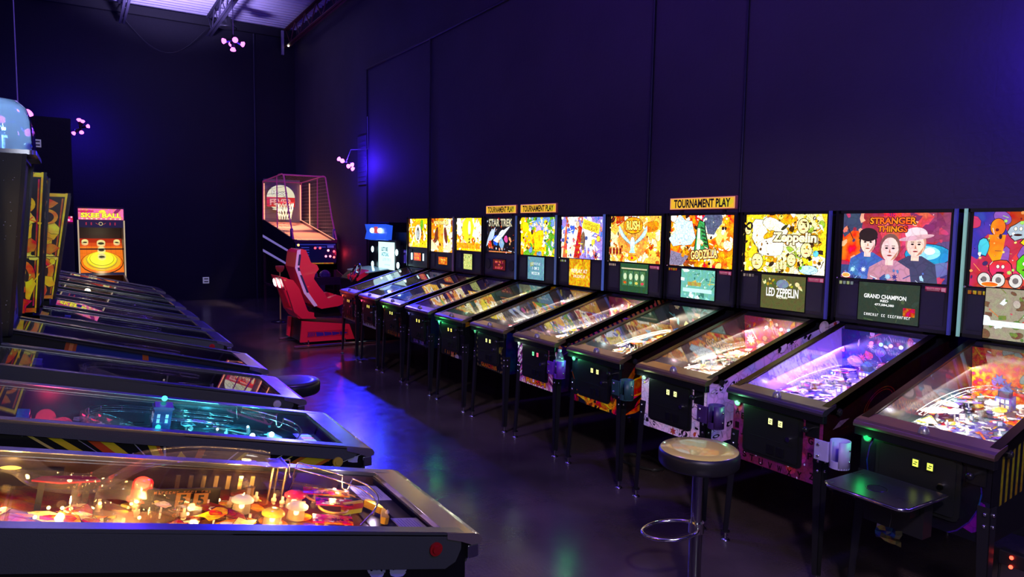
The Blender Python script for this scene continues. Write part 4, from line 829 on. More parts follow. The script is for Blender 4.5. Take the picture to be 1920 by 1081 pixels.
# ------------------------------------------------------------------ the left row, fronts towards the aisle
def blankart(A): A.bg('#101010')
LW=dict(left=True,slope=.232,zf=.893,pz=.852,tilt=.17,X=.945,btn=(.02,.02,.02),btns=.1,btnl=0,bz0=1.19,bz1=1.98,D=1.27,lean=.0,bw=.62,len=1.5,armor=.085,armorcol=(.16,.16,.17),rail=(.5,.5,.55),railr=.22,lockbar=(.75,.72,.70),lbr=.2,fire=False,
  bgart=lambda A:comic(A,[Y,O,Wh,Rd],50),screen=scr_txt('#401004',[('~0000',0,.5,.4,'#ff6020')]),side=plainside('#0a0a10',['#14141c']),front=fr('#0a0a10',['#202028'],None,O,10),body=(.01,.01,.012),legs=(.5,.5,.55),coin=(1,.5,.2),nb=3,bulbe=2.5,npl=8,nt=4)
def tridents(A):
    A.bg('#08080a')
    for q in(-1,1):
        x0=.50+q*.03
        for k in range(4): A.poly([(x0+.012*(k-1.5)-.004,.22),(x0+.012*(k-1.5)+.006,.22),(x0+.018*(k-1.5)*1.3+q*.006,.31-.008*abs(k-1.5))],'#b8b0e8')
        A.blob(x0,.215,.022,'#b8b0e8',8,.2)
# L1 --------------------------------------------------------------
def pf1(A,S):
    A.bg('#6a3410'); R=A.r
    A.scatter(70,['#c87818','#e8a030','#402008','#f0c860','#802008','#301408'],.012,.05,'bler',.002)
    for x,y in((.12,-.08),(.02,-.05),(-.1,-.1),(.08,.05),(-.15,.0)): A.ring(x,y,.028,.005,'#f0d090','#401808'); A.ell(x,y,.018,.018,'#f0b020')
    A.rect(-.17,.05,.06,.5,'#f0e0b0'); A.rect(-.17,.0,.03,.12,'#a02018'); A.rect(-.17,.16,.04,.07,'#201008')
    for k in range(9): A.rect(-.165,-.18+.055*k,.04,.03,['#301008','#e8c060','#c03818'][k%3])
    A.rect(0,-A.h/2+.07,A.w,.14,'#0c0a0c')
    for q in(-1,1):
        for k in range(5): A.poly([(q*.26,-A.h/2+.15-.012*k),(q*(.03+.02*k),-A.h/2+.03),(q*.26,-A.h/2+.0)],['#b85020','#0c0a0c'][k%2])
def smooth(P,n=5):
    Q=[]
    for j in range(len(P)-1):
        p0=P[max(j-1,0)];p1=P[j];p2=P[j+1];p3=P[min(j+2,len(P)-1)]
        for i in range(n):
            u=i/n; Q.append(tuple(.5*((2*p1[c])+(-p0[c]+p2[c])*u+(2*p0[c]-5*p1[c]+4*p2[c]-p3[c])*u*u+(-p0[c]+3*p1[c]-3*p2[c]+p3[c])*u**3) for c in range(3)))
    return Q+[tuple(P[-1])]
def wires(pf):
    W=smooth([(.235,.22,.095),(.235,.30,.095),(.20,.30,.10),(.17,.20,.09),(.12,.12,.075),(.02,.085,.06),(-.06,.10,.04),(-.12,.16,.02)],5)
    m=MB().tube([(.245,.38,.10),(.245,.31,.10),(.243,.305,.06),(.235,.30,.045),(.228,.295,.06),(.225,.29,.098),(.13,.17,.088),(.127,.165,.05),(.12,.158,.045),(.113,.15,.05),(.11,.145,.085)]+smooth([(.11,.145,.085),(.06,.105,.075),(-.01,.10,.065),(-.07,.13,.05),(-.12,.19,.02)],5),.0028,7)
    m.tube([(p[0]-.02,p[1]+.012,p[2]-.012) for p in smooth([(.22,.29,.098),(.13,.17,.088),(.06,.105,.075),(-.01,.10,.065),(-.07,.13,.05)],5)],.0022,6)
    m.build('wire_ramp',pbr((.9,.8,.72),.18,1),pf)
def fur1(pf,S,R):
    PW,PL=S.PW,S.PL; AM=(1,.52,.14)
    # clear ramp over the middle with its platform
    PR=[(-.026,.040),(-.025,.004),(-.018,0),(.018,0),(.025,.004),(.026,.040)]
    P=smooth([(.22,.38,.085),(.235,.46,.09),(.235,.60,.092),(.21,.72,.082),(.16,.80,.06),(.09,.86,.05),(.10,.96,.055),(.17,1.02,.07),(.2,1.1,.08)],6)
    MB().sweep(P,PR).build('plastic_ramp',PLASTIC,pf)
    P=smooth([(-.02,.60,.01),(-.0,.70,.03),(.05,.78,.045),(.02,.86,.055),(-.08,.88,.06),(-.15,.82,.05),(-.1,.72,.035),(-.02,.68,.02)],6)
    MB().sweep(P,PR).build('plastic_ramp',PLASTIC,pf)
    MB().box((.16,.335,.098),(.255,.385,.102)).box((.16,.335,.102),(.255,.339,.106)).build('ramp_platform',clear((.6,.55,.6),.3,.1,1.3,'smoked_plastic'),pf)
    for x,y in((.165,.34),(.165,.38),(.25,.34)): MB().cyl((x,y,0),(x,y,.098),.0035,n=8).build('ramp_post',pbr((.75,.6,.35),.25,.9),pf)
    for k in range(7): MB().box((.20,.42+.035*k,.02),(.212,.432+.035*k,.06)).build('brass_spacer',pbr((.8,.6,.25),.25,.9,),pf)
    # red dome lamp
    d=MB().lathe([(.026,0),(.026,.045),(.022,.052),(.001,.054)],n=24).build('dome_lamp',pbr((.9,.02,.02),.2,emit=.7,coat=.5),pf,Matrix.Translation((.12,.735,.02)))
    MB().lathe([(.001,-.004),(.034,-.004),(.034,.002),(.026,.002)],n=24).build('lamp_base',pbr((.7,.05,.05),.3),d); light('dome_glow',(.12,.735,.10),.25,(1,.05,.02),.02,pf)
    # three numbered targets facing the near side
    A=Art(.20,.06,4).bg('#140a06'); A.text('~0000000 0000 000',0,.02,.15,.007,'#a06030',None,.0)
    MB().box((-.1,-.002,0),(.1,.002,.06),(.02,.01,.01)).art(A,(0,-.003,.03),(1,0,0),(0,0,1)).build('target_frame',artmat(0,60,0,.3),pf,Matrix.Translation((.085,.637,0))@Matrix.Rotation(-PI/2+.1,4,'Z'))
    for k in range(3):
        A=Art(.038,.046,2).bg('#f07018'); A.rect(0,0,.034,.040,'#f88020'); A.text('5',0,.004,.018,.028,'#080200',None,.035); 
        for j in range(7): A.rect(-.018+.006*j,-.019,.003,.008,'#180804')
        MB().box((-.019,-.0,-.023),(.019,.003,.023),(.1,.03,.01)).art(A,(0,-.0008,0),(1,0,0),(0,0,1)).build('number_target',artmat(.7,60,0,.3),pf,Matrix.Translation((.0785+.004*(1-k),.68-.045*k,.027))@Matrix.Rotation(-PI/2+.1,4,'Z'))
    MB().lathe([(.012,0),(.012,.055),(.014,.06)],n=14).build('brass_post',pbr((.8,.6,.3),.25,.9),pf,Matrix.Translation((.10,.455,0)))
    # raised red plastic on black posts at the far left
    m=MB(); p=[(.09,.84),(.12,.85),(.13,.90),(.12,.97),(.09,.99),(.07,.93),(.08,.88)]; m.prism(p,'z',.075,.079)
    m.build('raised_plastic',pbr((.5,.02,.04),.15,emit=.12,coat=.5),pf)
    for y in(.86,.96): MB().box((.09,y,.0),(.102,y+.014,.075)).build('plastic_post',BLACK,pf)
    # speaker-like display plate along the far wall
    MB().box((.225,.92,.02),(.25,1.14,.062)).build('ball_shooter_cover',BLACKG,pf); MB().sphere((.232,1.04,.066),.008,8,sq=(1,3,.6)).build('lamp_strip',emis((1,.6,.08),5),pf)
    # bumpers with shining skirts
    for x,y,c in((.06,.48,'#f0e8d0'),(.10,.32,'#e02838'),(.0,.34,'#f0e0c0'),(-.05,.42,'#e8c040')):
        b=MB().lathe([(.026,0),(.024,.030),(.026,.032)],n=20).build('pop_bumper',clear((1,.9,.7),.35,.1,1.2,'lit_plastic'),pf,Matrix.Translation((x,y,0)))
        MB().lathe([(.001,.048),(.02,.046),(.031,.038),(.031,.032)],n=20).build('bumper_cap',pbr(hx(c),.2,emit=.25),b); MB().sphere((0,0,.018),.008,8).build('bumper_bulb',emis((1,.7,.3),10),b)
    # slingshot islands
    for x,y,c in((.13,.23,'#c02030'),(.03,.22,'#c02030'),(-.11,.27,'#e05030'),(.12,.20,'#e0a040')):
        A=Art(.11,.06,int(x*100)+9).bg(c); A.scatter(12,['#f8d060','#701010','#f0e8e0',c],.006,.018,'bs',.001)
        m=MB().box((-.055,-.03,.034),(.055,.03,.037),hx(c)); m.art(A,(0,0,.038),(1,0,0),(0,1,0)); m.build('slingshot_plastic',artmat(.12,80,.3,.2),pf,Matrix.Translation((x,y,0))@Matrix.Rotation(1.3,4,'Z'))
        MB().tube([(x+.05*math.cos(a),y+.028*math.sin(a)*1.5,.02) for a in [k*PI/8 for k in range(16)]],.004,6,closed=True).build('slingshot_rubber',pbr((.8,.4,.1),.5),pf)
    MB().box((-.035,-.007,.006),(.035,.007,.020),hx('#f8c010')).box((-.036,-.008,.020),(.036,.008,.036),hx('#e01818')).box((-.035,-.006,.036),(.035,.006,.041),hx('#f8a020')).build('target_bank',artmat(.5,60,0,.3),pf,Matrix.Translation((.02,.165,0))@Matrix.Rotation(-1.25,4,'Z'))
    for x,y,a in((-.085,.10,-.3),(.06,.10,PI+.3)): KO('flipper','y1',flipper_mesh,pbr(hx('#f0c030'),.3),pf,Matrix.Translation((x,y,0))@Matrix.Rotation(a,4,'Z'))
    MB().lathe([(.006,0),(.006,.02),(.009,.022),(.004,.030),(.007,.036),(.001,.044)],n=10).build('white_post',pbr((.9,.8,.8),.3),pf,Matrix.Translation((-.06,.085,0)))
    for k in range(30):
        x=R.uniform(-.21,.16);y=R.uniform(.2,.98); KO('rubber_post','a',lambda:MB().lathe([(.001,.03),(.004,.03),(.004,.018),(.008,.016),(.008,.008),(.005,.006),(.006,0)],n=10),pbr((.8,.6,.4),.5),pf,Matrix.Translation((x,y,0)))
    for k in range(24): KO('lamp_bulb','amber',lambda:MB().sphere((0,0,.014),.0045,8),emis((1,.55,.16),12),pf,Matrix.Translation((R.uniform(-.19,.17),R.uniform(.22,.98),R.uniform(0,.02))))
    for k in range(40):
        A=Art(.2,.2,k+40); c=R.choice(['#e8a020','#f0d080','#a03010','#f8e0b0']); A.blob(0,0,R.uniform(.02,.045),c,9,.3,.002,1.6,.7); A.blob(0,0,.02,R.choice(['#c03010','#401808','#f8e8c0']),7,.3,.001)
        x,y,z=R.uniform(-.21,.05),R.uniform(.5,1.12),R.uniform(.015,.04); MB().art(A,(x,y,z),(1,0,0),(0,1,0)).cyl((x,y,0),(x,y,z-.001),.003,n=6).build('printed_plastic',artmat(.1,80,.3,.15),pf)
    wires(pf); light('apron_lamp',(.02,.09,.045),.45,(.75,.6,1),.0015,pf); light('apron_lamp',(.2,.12,.05),.4,(.75,.6,1),.0015,pf)  # the two lilac apron lights are unseen fill, added to show the cards
    for u,v,wd,hh,txt in((.16,.055,.14,.10,1),(-.14,.035,.13,.085,0)):
        A=Art(wd,hh,3).bg('#b0a4d8')
        for k in range(8): A.rect(-.005,hh/2-.018-.0095*k,wd*.8 if k%3 else wd*.6,.0026,'#6a5ca0')
        MB().box((-wd/2,-hh/2,-.001),(wd/2,hh/2,0),hx('#b0a4d8')).art(A,(0,0,.0005),(1,0,0),(0,1,0)).build('instruction_card',artmat(.05,90,0,.5),pf,Matrix.Translation((u,v,.022))@Matrix.Rotation(.0,4,'Z')@Matrix.Rotation(PI,4,'Z'))
    MB().prism([(-.26,0),(.26,0),(.26,.13),(.08,.06),(-.08,.06),(-.26,.13)],'z',.012,.018).build('apron',pbr((.02,.016,.02),.3),pf)
    strips(pf,S,S.gp*2.2,AM,AM)
    for x,y,p in((.17,.45,.5),(.08,.38,.7),(-.02,.30,.6),(-.05,.62,.8),(.05,.75,.9),(-.14,.8,.9),(-.12,.48,.6),(.1,.2,.4),(-.17,.95,.9),(.0,.92,.8),(-.1,1.08,.8),(.12,1.04,.7),(-.2,.35,.5),(-.2,.65,.6)): light('playfield_lamp',(x,y,.055),p*S.gp,AM,.01,pf)
# L2: teal light
def fur2(pf,S,R):
    furnish(pf,S,R); TE=(.05,.75,1)
    A=MB().box((-.03,-.03,0),(.03,.03,.10),hx('#102058')).box((-.034,-.034,.10),(.034,.034,.108),hx('#18306c')).prism([(-.03,.108),(.03,.108),(.0,.122)],'y',-.03,.03,hx('#102058'))
    for q in range(4):
        Mq=Matrix.Rotation(q*PI/2,4,'Z')
        for i in(-1,1):
            for k in range(2): A.box((i*.014-.005,-.0315,.05+.018*k),(i*.014+.005,-.030,.064+.018*k),hx('#c8d8f0'),Mq)
            A.box((i*.014-.009,-.031,.01),(i*.014+.009,-.030,.04),hx('#0a1848'),Mq)
    A.build('blue_box_toy',artmat(.25,60,0,.3),pf,Matrix.Translation((.02,.62,.03)))
    MB().sphere((0,0,0),.010,8).build('beacon',emis((.05,1,.7),4),pf,Matrix.Translation((.02,.62,.165)))
    wires(pf)
    for x,y in((-.05,.30),(-.1,.40),(-.02,.22)): MB().sphere((x,y,.05),.010,10).build('spot_lamp',emis((.55,1,1),25),pf)
    for x,y,p in((-.06,.33,1.3),(-.02,.46,1.1),(.12,.40,.9),(-.1,.55,.8),(.1,.2,.5)): light('teal_lamp',(x,y,.06),p,TE,.006,pf)
    m=MB().tube(smooth([(.0,.60,.09),(-.02,.50,.09),(-.03,.42,.085),(.02,.38,.08)],5),.0025,6).tube(smooth([(.025,.60,.09),(.005,.50,.09),(-.005,.42,.085),(.045,.38,.08)],5),.0025,6); m.build('wire_ramp',CHROME,pf)
    A=Art(.16,.09,2).bg('#182858')
    for k in range(4): A.rect(-.05+.035*k,.0,.028,.05,['#a0f0f0','#f0a080','#c0f0f8','#e0f0ff'][k])
    MB().art(A,(-.04,.075,.04),(-1,0,0),(0,-1,0)).build('lit_card',artmat(1.2,90,0,.5),pf)
    light('red_flash',(.05,.98,.08),1.2,(1,.02,.1),.03,pf); light('red_flash',(-.12,.93,.10),1.0,(1,.02,.12),.03,pf)
def side2(A):
    A.bg('#06060c'); A.scatter(60,['#d8d8e0','#404858'],.001,.003,'e',0)
    def band(x,w,c,sl): A.poly([(x-w/2-sl*.73,-.4),(x+w/2-sl*.73,-.4),(x+w/2+sl*.07,.4),(x-w/2+sl*.07,.4)],c)
    for x,w,c,sl in((-.30,.014,'#e0d060',-.9),(-.24,.036,'#f0d820',-.9),(-.18,.004,'#a0a0b0',-.8),(-.132,.05,'#e05018',-.7),(-.105,.036,'#f4dc20',-.7),(-.03,.004,'#b0b0c0',-.5),(.022,.036,'#e07018',-.25),(.016,.024,'#f0d81c',-.25),(.05,.007,'#c0c0c0',0),(.159,.022,'#e07818',.3),(.262,.006,'#e8e8f0',.8),(.292,.014,'#f0e020',.8),(.407,.006,'#e8e8f0',1.1),(.445,.007,'#f0e870',1.1),(.533,.12,'#e07818',1.2),(.533,.075,'#f4dc20',1.2),(.644,.009,'#e8e8ff',1.8)): band(x,w,c,sl)
    A.blob(.70,.33,.03,'#d8d8f0',7,.5); A.poly([(.06,.24),(.10,.33),(.14,.24)],'#f0d020')
def side4(A):
    A.bg('#020310'); A.poly([(-.36,-.4),(-.22,.4),(.73,.4),(.73,-.4)],'#0a2a80')
    A.poly([(-.40,-.4),(-.34,-.4),(-.20,.4),(-.25,.4)],'#c05818'); A.poly([(-.375,-.4),(-.36,-.4),(-.215,.4),(-.232,.4)],'#f09848')
    A.rect(.115,.2,.03,.4,'#d06820'); A.poly([(-.0,.20),(.06,.31),(.10,.33),(.10,.29),(.06,.26)],'#e07830'); A.blob(-.09,.29,.025,'#e8a878',7,.4); A.poly([(.5,-.4),(.52,.4),(.54,.4),(.52,-.4)],'#0c1c50')
def artdeco(A):
    """orange, yellow and black scroll panel on the backbox flank"""
    A.bg('#0c0806'); w,h=A.w,A.h
    for q in(1,-1): A.rect(q*w*.47,0,w*.05,h,'#e8c838')
    A.rect(0,h*.48,w,h*.03,'#e8c838'); A.rect(0,-h*.48,w,h*.03,'#c8781c'); A.rect(w*.41,0,w*.03,h*.9,'#b84c14')
    X=.02; A.blob(X,h*.40,.06,'#d85818',10,.3,.004); A.ell(X+.01,h*.27,.062,.062,'#e8a828',ol=.004); A.ell(X+.012,h*.27,.042,.042,'#1c0c06'); A.ell(X-.01,h*.285,.018,.018,'#d85818')
    A.blob(X+.01,h*.10,.065,'#f0d030',11,.4,.003,1.2,1); A.blob(X+.05,h*.16,.045,'#f0d84c',9,.5,.003,.6,1.3); A.blob(X+.02,-.02,.06,'#e8c028',9,.4,.003,.7,1.2)
    for k in range(5): A.blob(X-.03+.025*k,-.055-.01*k,.025,'#f4e060',7,.4,.002,.6,1.3)
    A.ell(X,-h*.24,.085,.11,'#e87820',ol=.004); A.ell(X-.005,-h*.245,.06,.082,'#1a0a06'); A.ell(X-.01,-h*.25,.038,.056,'#e89428'); A.blob(X+.06,-h*.33,.05,'#f0c828',9,.4,.003,.5,1.4); A.blob(X+.01,-h*.43,.055,'#d04c14',9,.4,.003); A.blob(X+.05,-h*.02,.035,'#d86020',8,.4,.002); A.rect(0,-h*.1,w,.006,'#1a0a06'); A.scatter(26,['#f0d030','#d85818','#f4e060','#e89428'],.006,.022,'bl',.002)
def starside(A): A.bg('#030306'); A.scatter(130,['#d8e0f0','#788090'],.0008,.0025,'e',0)
TEAL=(.05,.65,1)
LP=[
 (1,1.975,'nearest left-row pinball machine, amber-lit with three orange 5 targets and red button',dict(seed=301,pfart=pf1,furnish=fur1,flip=(.45,.01,.01),side=tridents,gp=1.25,inner=(.045,.022,.012),innr=.2,lockbar=(.85,.74,.6),armor=.085,pscale=45,pz=.862,tilt=.19,armorcol=(.085,.09,.08))),
 (2,2.825,'left-row pinball machine lit teal inside, with yellow stripes on its black side',dict(seed=302,furnish=fur2,flip=(.8,.6,.05),armor=.035,zf=.903,side=side2,samt=.0,gp=1.7,gi=TEAL,gi2=(.1,.85,.9),pal=['#406878','#90c8d0','#203048','#508898','#e0f0f0'],inner=(.03,.03,.05),npl=6,bpc='#203048',bulbe=5,armorcol=(.10,.11,.10))),
 (3,3.765,'left-row pinball machine with white side button, dark inside with a brown reflection',dict(seed=303,flip=(.8,.78,.7),gp=.10,gi=(1,.8,.6),pal=['#302018','#503828','#c03020','#d0c8c0','#3c5c30'],inner=(.012,.012,.014),dens=.5,armor=.07,armorcol=(.10,.11,.09),bulbe=2,nb=3)),
 (4,4.575,'left-row pinball machine with a blue cabinet side bearing orange lines, star-speckled backbox',dict(seed=304,slope=.258,zf=.90,side=side4,samt=0,gp=.16,gi=(1,.6,.3),pal=['#201810','#604020','#403038','#806040'],inner=(.02,.014,.02),armor=.012,armorcol=(.02,.02,.022),D=1.24,bz0=1.20,bz1=2.10,lean=.09,bw=.70,len=1.48,backart=starside,dens=.6,npl=4,glassb=1,bgs=.02,scs=.3,nb=5,
    bgart=lambda A:A.bg('#181410'),boxc=(.004,.004,.005),bulbe=3)),
 (5,5.70,'left-row pinball machine with red side button, green-sheened steel rail and narrow art panel',dict(seed=305,flip=(.8,.03,.02),gp=.14,gi=(.7,.8,1),pal=['#282c34','#8890a0','#404850','#c0c8d0'],inner=(.02,.03,.02),armorcol=(.14,.17,.11),armor=.085,bw=.70,len=1.4,D=1.17,lean=.07,bz0=1.19,bz1=2.08,backart=artdeco,bglow=.32,dens=.5,bgs=.3,nb=2)),
 (6,6.47,'left-row pinball machine whose backbox shows the wide orange and yellow scroll panel',dict(seed=306,gp=.5,gi=(1,.6,.5),gi2=(.4,.3,1),pal=['#404858','#d88858','#302840','#c0b0c8'],inner=(.05,.03,.05),armorcol=(.10,.12,.08),bw=.70,len=1.35,D=1.10,lean=.12,bz0=1.205,bz1=1.98,backart=artdeco,bglow=.42,dens=.6,bgs=.3,nb=2)),
 (7,7.35,'seventh left-row pinball machine counted from the camera, violet reflections on its glass',dict(seed=307,gp=.5,gi=(.6,.7,1),pal=['#384050','#8898b8','#282830','#e0e8f0'],armorcol=(.12,.14,.10),dens=.6,bgs=.2,nb=2,bz1=1.8)),
 (8,8.25,'eighth left-row pinball machine, bright yellow and white lights at the back of its playfield',dict(seed=308,gp=1.4,gi=(1,.85,.4),gi2=(.8,.9,1),pal=['#c8a838','#f0e8c0','#404048','#a0b0b0'],armorcol=(.07,.14,.05),dens=.6,bgs=.2,nb=3,bz1=1.75)),
 (9,9.2,'ninth left-row pinball machine, red-pink glow under the glass near the arcade bowling game',dict(seed=309,gp=1.4,gi=(1,.2,.35),gi2=(.8,.9,1),pal=['#a83858','#e8c8d0','#303840','#b0d8e0'],armorcol=(.07,.14,.05),dens=.6,bgs=.2,nb=3,bz1=1.75)),
 (10,10.25,'last left-row pinball machine, low in front of the bowling game',dict(seed=310,gp=.3,gi=(1,.6,.4),pal=['#403038','#e8c8c0','#b85838','#b0b8c0'],dens=.5,bgs=.2,nb=2,bz1=1.7)),
]
for n,yc,lab,d in LP:
    q=dict(LW); q.update(dict(Yc=yc,label=lab)); q.update(d); pinball(q)
# ------------------------------------------------------------------ tournament signs standing on backboxes
def tsign(n,label,roll=0):
    t=thing('tournament_sign',label,'sign',(4.155,Yc(n)+.01,1.942),0,'tournament play signs')
    MB().box((0,-.345,0),(.022,.345,.105)).build('sign_case',pbr((.35,.08,.06),.4),t,bevel=.008)
    A=Art(.665,.088,1).bg('#e8a020'); A.rect(0,0,.64,.07,'#f0b828'); A.blob(.24,0,.07,'#d8c020',9,.2,0,1.3,.4,a=0); A.rect(0,0.042,.665,.006,'#f0a080'); A.rect(0,-.042,.665,.006,'#f0a080'); A.rect(-.328,0,.006,.088,'#f0a080'); A.rect(.328,0,.006,.088,'#f0a080'); A.text('TOURNAMENT PLAY',0,0,.58,.068,'#100808',None,.035)
    MB().art(A,(-.002,0,.053),(0,-1,0),(0,0,1)).build('sign_face',artmat(1.05,30,0,.3),t)
    for q in(-1,1): MB().box((.01,q*.22-.012,-.022),(.03,q*.22+.012,0)).build('foot',BLACK,t)
tsign(4,'yellow TOURNAMENT PLAY sign on the backbox with STAR TREK lettering')
tsign(5,'yellow TOURNAMENT PLAY sign on the backbox with the jungle picture')
tsign(8,'largest yellow TOURNAMENT PLAY sign, on the backbox with GODZILLA lettering')
# ------------------------------------------------------------------ cup holders on the right front corners
def cupholder(n,col,label,z=.74,grp='clip-on cup holders'):
    y=Yc(n)-.35; t=thing('cup_holder',label,'cup holder',(3.06,y-.075,z-.015),0,grp); mt=pbr(col,.4)
    a0,a1=1.9,7.0; N_=22; vs=[];
    m=MB(); ro,ri,zz0,zz1=.046,.042,-.065,.065
    for i in range(N_+1):
        # slot towards the room
        a=PI+.42+(2*PI-.84)*i/N_; c,s_=math.cos(a),math.sin(a)
        vs+=[(ro*c,ro*s_,zz0),(ro*c,ro*s_,zz1),(ri*c,ri*s_,zz1),(ri*c,ri*s_,zz0)]
    fs=[(i*4+j,(i+1)*4+j,(i+1)*4+(j+1)%4,i*4+(j+1)%4) for i in range(N_) for j in range(4)]+[(0,1,2,3),(N_*4+3,N_*4+2,N_*4+1,N_*4)]
    m.add(vs,fs,(1,1,1),True); m.cyl((0,0,-.067),(0,0,-.060),.046,n=24)
    v2=[]; 
    for i in range(7): a=PI-.44+.88*i/6; v2+=[(ro*math.cos(a),ro*math.sin(a),zz0),(ro*math.cos(a),ro*math.sin(a),-.03),(ri*math.cos(a),ri*math.sin(a),-.03),(ri*math.cos(a),ri*math.sin(a),zz0)]
    m.add(v2,[(i*4+j,(i+1)*4+j,(i+1)*4+(j+1)%4,i*4+(j+1)%4) for i in range(6) for j in range(4)])
    m.build('cup',mt,t)
    b=MB().box((-.035,.044,-.05),(-.028,.115,.05)).box((-.035,.040,-.05),(.02,.047,.05)).build('mounting_plate',mt,t,bevel=.003)
    for zz in(-.028,.028): MB().sphere((-.037,.09,zz),.009,10).build('screw',CHROME,b); MB().sphere((-.0,-.048,zz),.006,8).build('screw',CHROME,t)
cupholder(7,(.22,.05,.65),'purple cup holder with a water bottle, on the pink-striped machine')
cupholder(8,(.03,.10,.11),'dark green cup holder on the flame-printed machine')
cupholder(9,(.07,.03,.16),'dark violet cup holder on the white machine behind the stool')
cupholder(10,(.48,.44,.78),'pale lavender cup holder on the machine with lettered front')
t=thing('water_bottle','clear plastic water bottle with blue label standing in the purple cup holder','bottle',(3.06,Yc(7)-.425,.667))
MB().lathe([(.001,.002),(.028,.0),(.033,.01),(.032,.05),(.034,.055),(.032,.10),(.033,.135),(.026,.165),(.013,.185),(.012,.192)],n=20).build('bottle_body',clear((.85,.88,.95),.15,.05,2.,'bottle_plastic'),t)
MB().cyl((0,0,.190),(0,0,.207),.014,n=16).build('cap',pbr((.85,.85,.9),.4),t)
A=MB().lathe([(.0336,.075),(.0336,.125)],n=20,col=hx('#d8e0f0')).lathe([(.0339,.088),(.0339,.112)],n=20,col=hx('#2858b8')); A.build('bottle_label',artmat(0,60,0,.4),t)
# ------------------------------------------------------------------ drink tray on the nearest machine
t=thing('drink_tray','black tray with chrome rim and cup hole on the nearest right-row machine','tray',(2.865,1.62,.69))
m=MB(); pts=[(-.10,-.19),(-.13,-.16),(-.13,.14),(-.10,.17),(.19,.17),(.19,-.19)]; m.prism(pts,'z',-.018,0); m.build('tray_plate',pbr((.02,.02,.024),.3,var=.1,bs=10),t)
MB().tube([(.19,.172,-.008),(-.10,.172,-.008),(-.132,.14,-.008),(-.132,-.16,-.008),(-.10,-.192,-.008),(.19,-.192,-.008)],.006).build('chrome_rim',CHROME,t)
MB().lathe([(.036,.001),(.041,.002),(.043,.0)],(.0,.0,0),24).build('cup_ring',BLACKG,t); MB().cyl((0,0,.0005),(0,0,.001),.036,n=24).build('cup_hole',pbr((0,0,0),.9),t)
t2=MB().box((.05,-.12,-.10),(.12,.10,-.02)).box((.12,-.14,-.20),(.19,.12,-.02)).box((.12,.08,-.13),(.256,.14,-.07)).build('bracket',BLACK,t)
o=thing('snack_wrapper','small crumpled blue and olive wrapper hanging below the drink tray','wrapper',(2.80,1.52,.54))
m=MB(); R=random.Random(5); g=[[(-.004+R.uniform(-.008,.008),.05-.02*i+R.uniform(-.004,.004),-.03+.015*j+R.uniform(-.004,.004)) for i in range(6)] for j in range(5)]
for j in range(4):
    for i in range(5): m.add([g[j][i],g[j][i+1],g[j+1][i+1],g[j+1][i]],[(0,1,2,3)],R.choice([hx('#182858'),hx('#30301c'),hx('#584828'),hx('#10183c')]))
m.build('foil',artmat(0,90,.4,.3),o); MB().tube([(0,0,.03),(.01,.0,.07),(.0,.0,.125)],.0015).build('string',BLACK,o)
# coin mechanism lights on the nearest machine's lower shelf
t=thing('power_strip','dark power strip with two red lights low at the right edge','power strip',(3.30,1.265,.42))
MB().box((-.02,-.12,-.03),(.02,.05,.03)).build('strip_body',BLACK,t,bevel=.004)
for zz in(.012,-.028): MB().sphere((-.024,-.0,zz),.008,8).build('red_light',emis((1,.04,.02),8),t)
MB().tube([(0,.05,0),(.02,.06,-.2),(.05,.05,-.41),(.3,.1,-.41)],.005).build('cord',BLACK,t)
t=tag(MB().tube([(3.62+.12*math.cos(a)*(1+.1*math.sin(3*a)),3.86+.2*math.sin(a),.008+.004*(i%5)) for i,a in enumerate([k*PI/9 for k in range(60)])],.005).build('power_cable',pbr((.03,.03,.03),.4)),'black cable lying in a loose coil on the floor under the flame machine','cable')
# ------------------------------------------------------------------ bar stools
SEAT=pbr((.14,.12,.09),.27,bump=.03,bs=400,coat=.0); SEAT.node_tree.nodes['Principled BSDF'].inputs['IOR'].default_value=1.6
SEATY=pbr((.86,.74,.13),.24,bump=.03,bs=400,coat=.6)  # yellow backglass reflection is put into this seat colour
def stool(x,y,label,foot_rot=0.,z=.775,seat=None):
    t=thing('bar_stool',label,'stool',(x,y,0),0,None)
    MB().lathe([(.001,.0),(.205,.0),(.205,.008),(.17,.022),(.07,.045),(.045,.06),(.042,.10),(.034,.105)],n=40).build('base',pbr((.25,.25,.28),.08,1),t)
    MB().lathe([(.040,.095),(.046,.10),(.046,.115),(.036,.12),(.040,.125),(.040,.135),(.03,.14)],n=24).build('base_collar',CHROME,t)
    MB().cyl((0,0,.06),(0,0,.40),.030,n=24).build('outer_post',pbr((.35,.35,.38),.15,1),t); MB().cyl((0,0,.38),(0,0,z-.09),.026,n=24).build('post',pbr((.55,.55,.6),.13,1),t)
    m=MB(); R_=Matrix.Rotation(foot_rot,4,'Z'); P=[(.0,-.035,.40),(-.03,-.075,.395),(-.10,-.10,.385),(-.18,-.09,.375),(-.235,-.045,.37),(-.25,.0,.37),(-.235,.045,.37),(-.18,.09,.375),(-.10,.10,.385),(-.03,.075,.395),(.0,.035,.40)]
    m.tube(smooth(P,4),.0085,8,M=R_); m.cyl((0,0,.375),(0,0,.425),.036,n=20); m.build('footrest',CHROME,t)
    MB().lathe([(.001,z-.10),(.06,z-.10),(.10,z-.088),(.172,z-.078),(.182,z-.066),(.184,z-.02),(.178,z-.004),(.165,z)],n=44).build('seat_shell',pbr((.015,.015,.017),.4),t)
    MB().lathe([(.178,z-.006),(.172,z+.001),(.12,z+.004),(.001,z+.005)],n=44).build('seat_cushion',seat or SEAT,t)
    return t
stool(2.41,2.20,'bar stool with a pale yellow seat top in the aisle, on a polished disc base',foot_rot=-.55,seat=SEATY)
stool(1.145,4.50,'dark bar stool showing only its blue-lit seat behind the left-row lockbars')
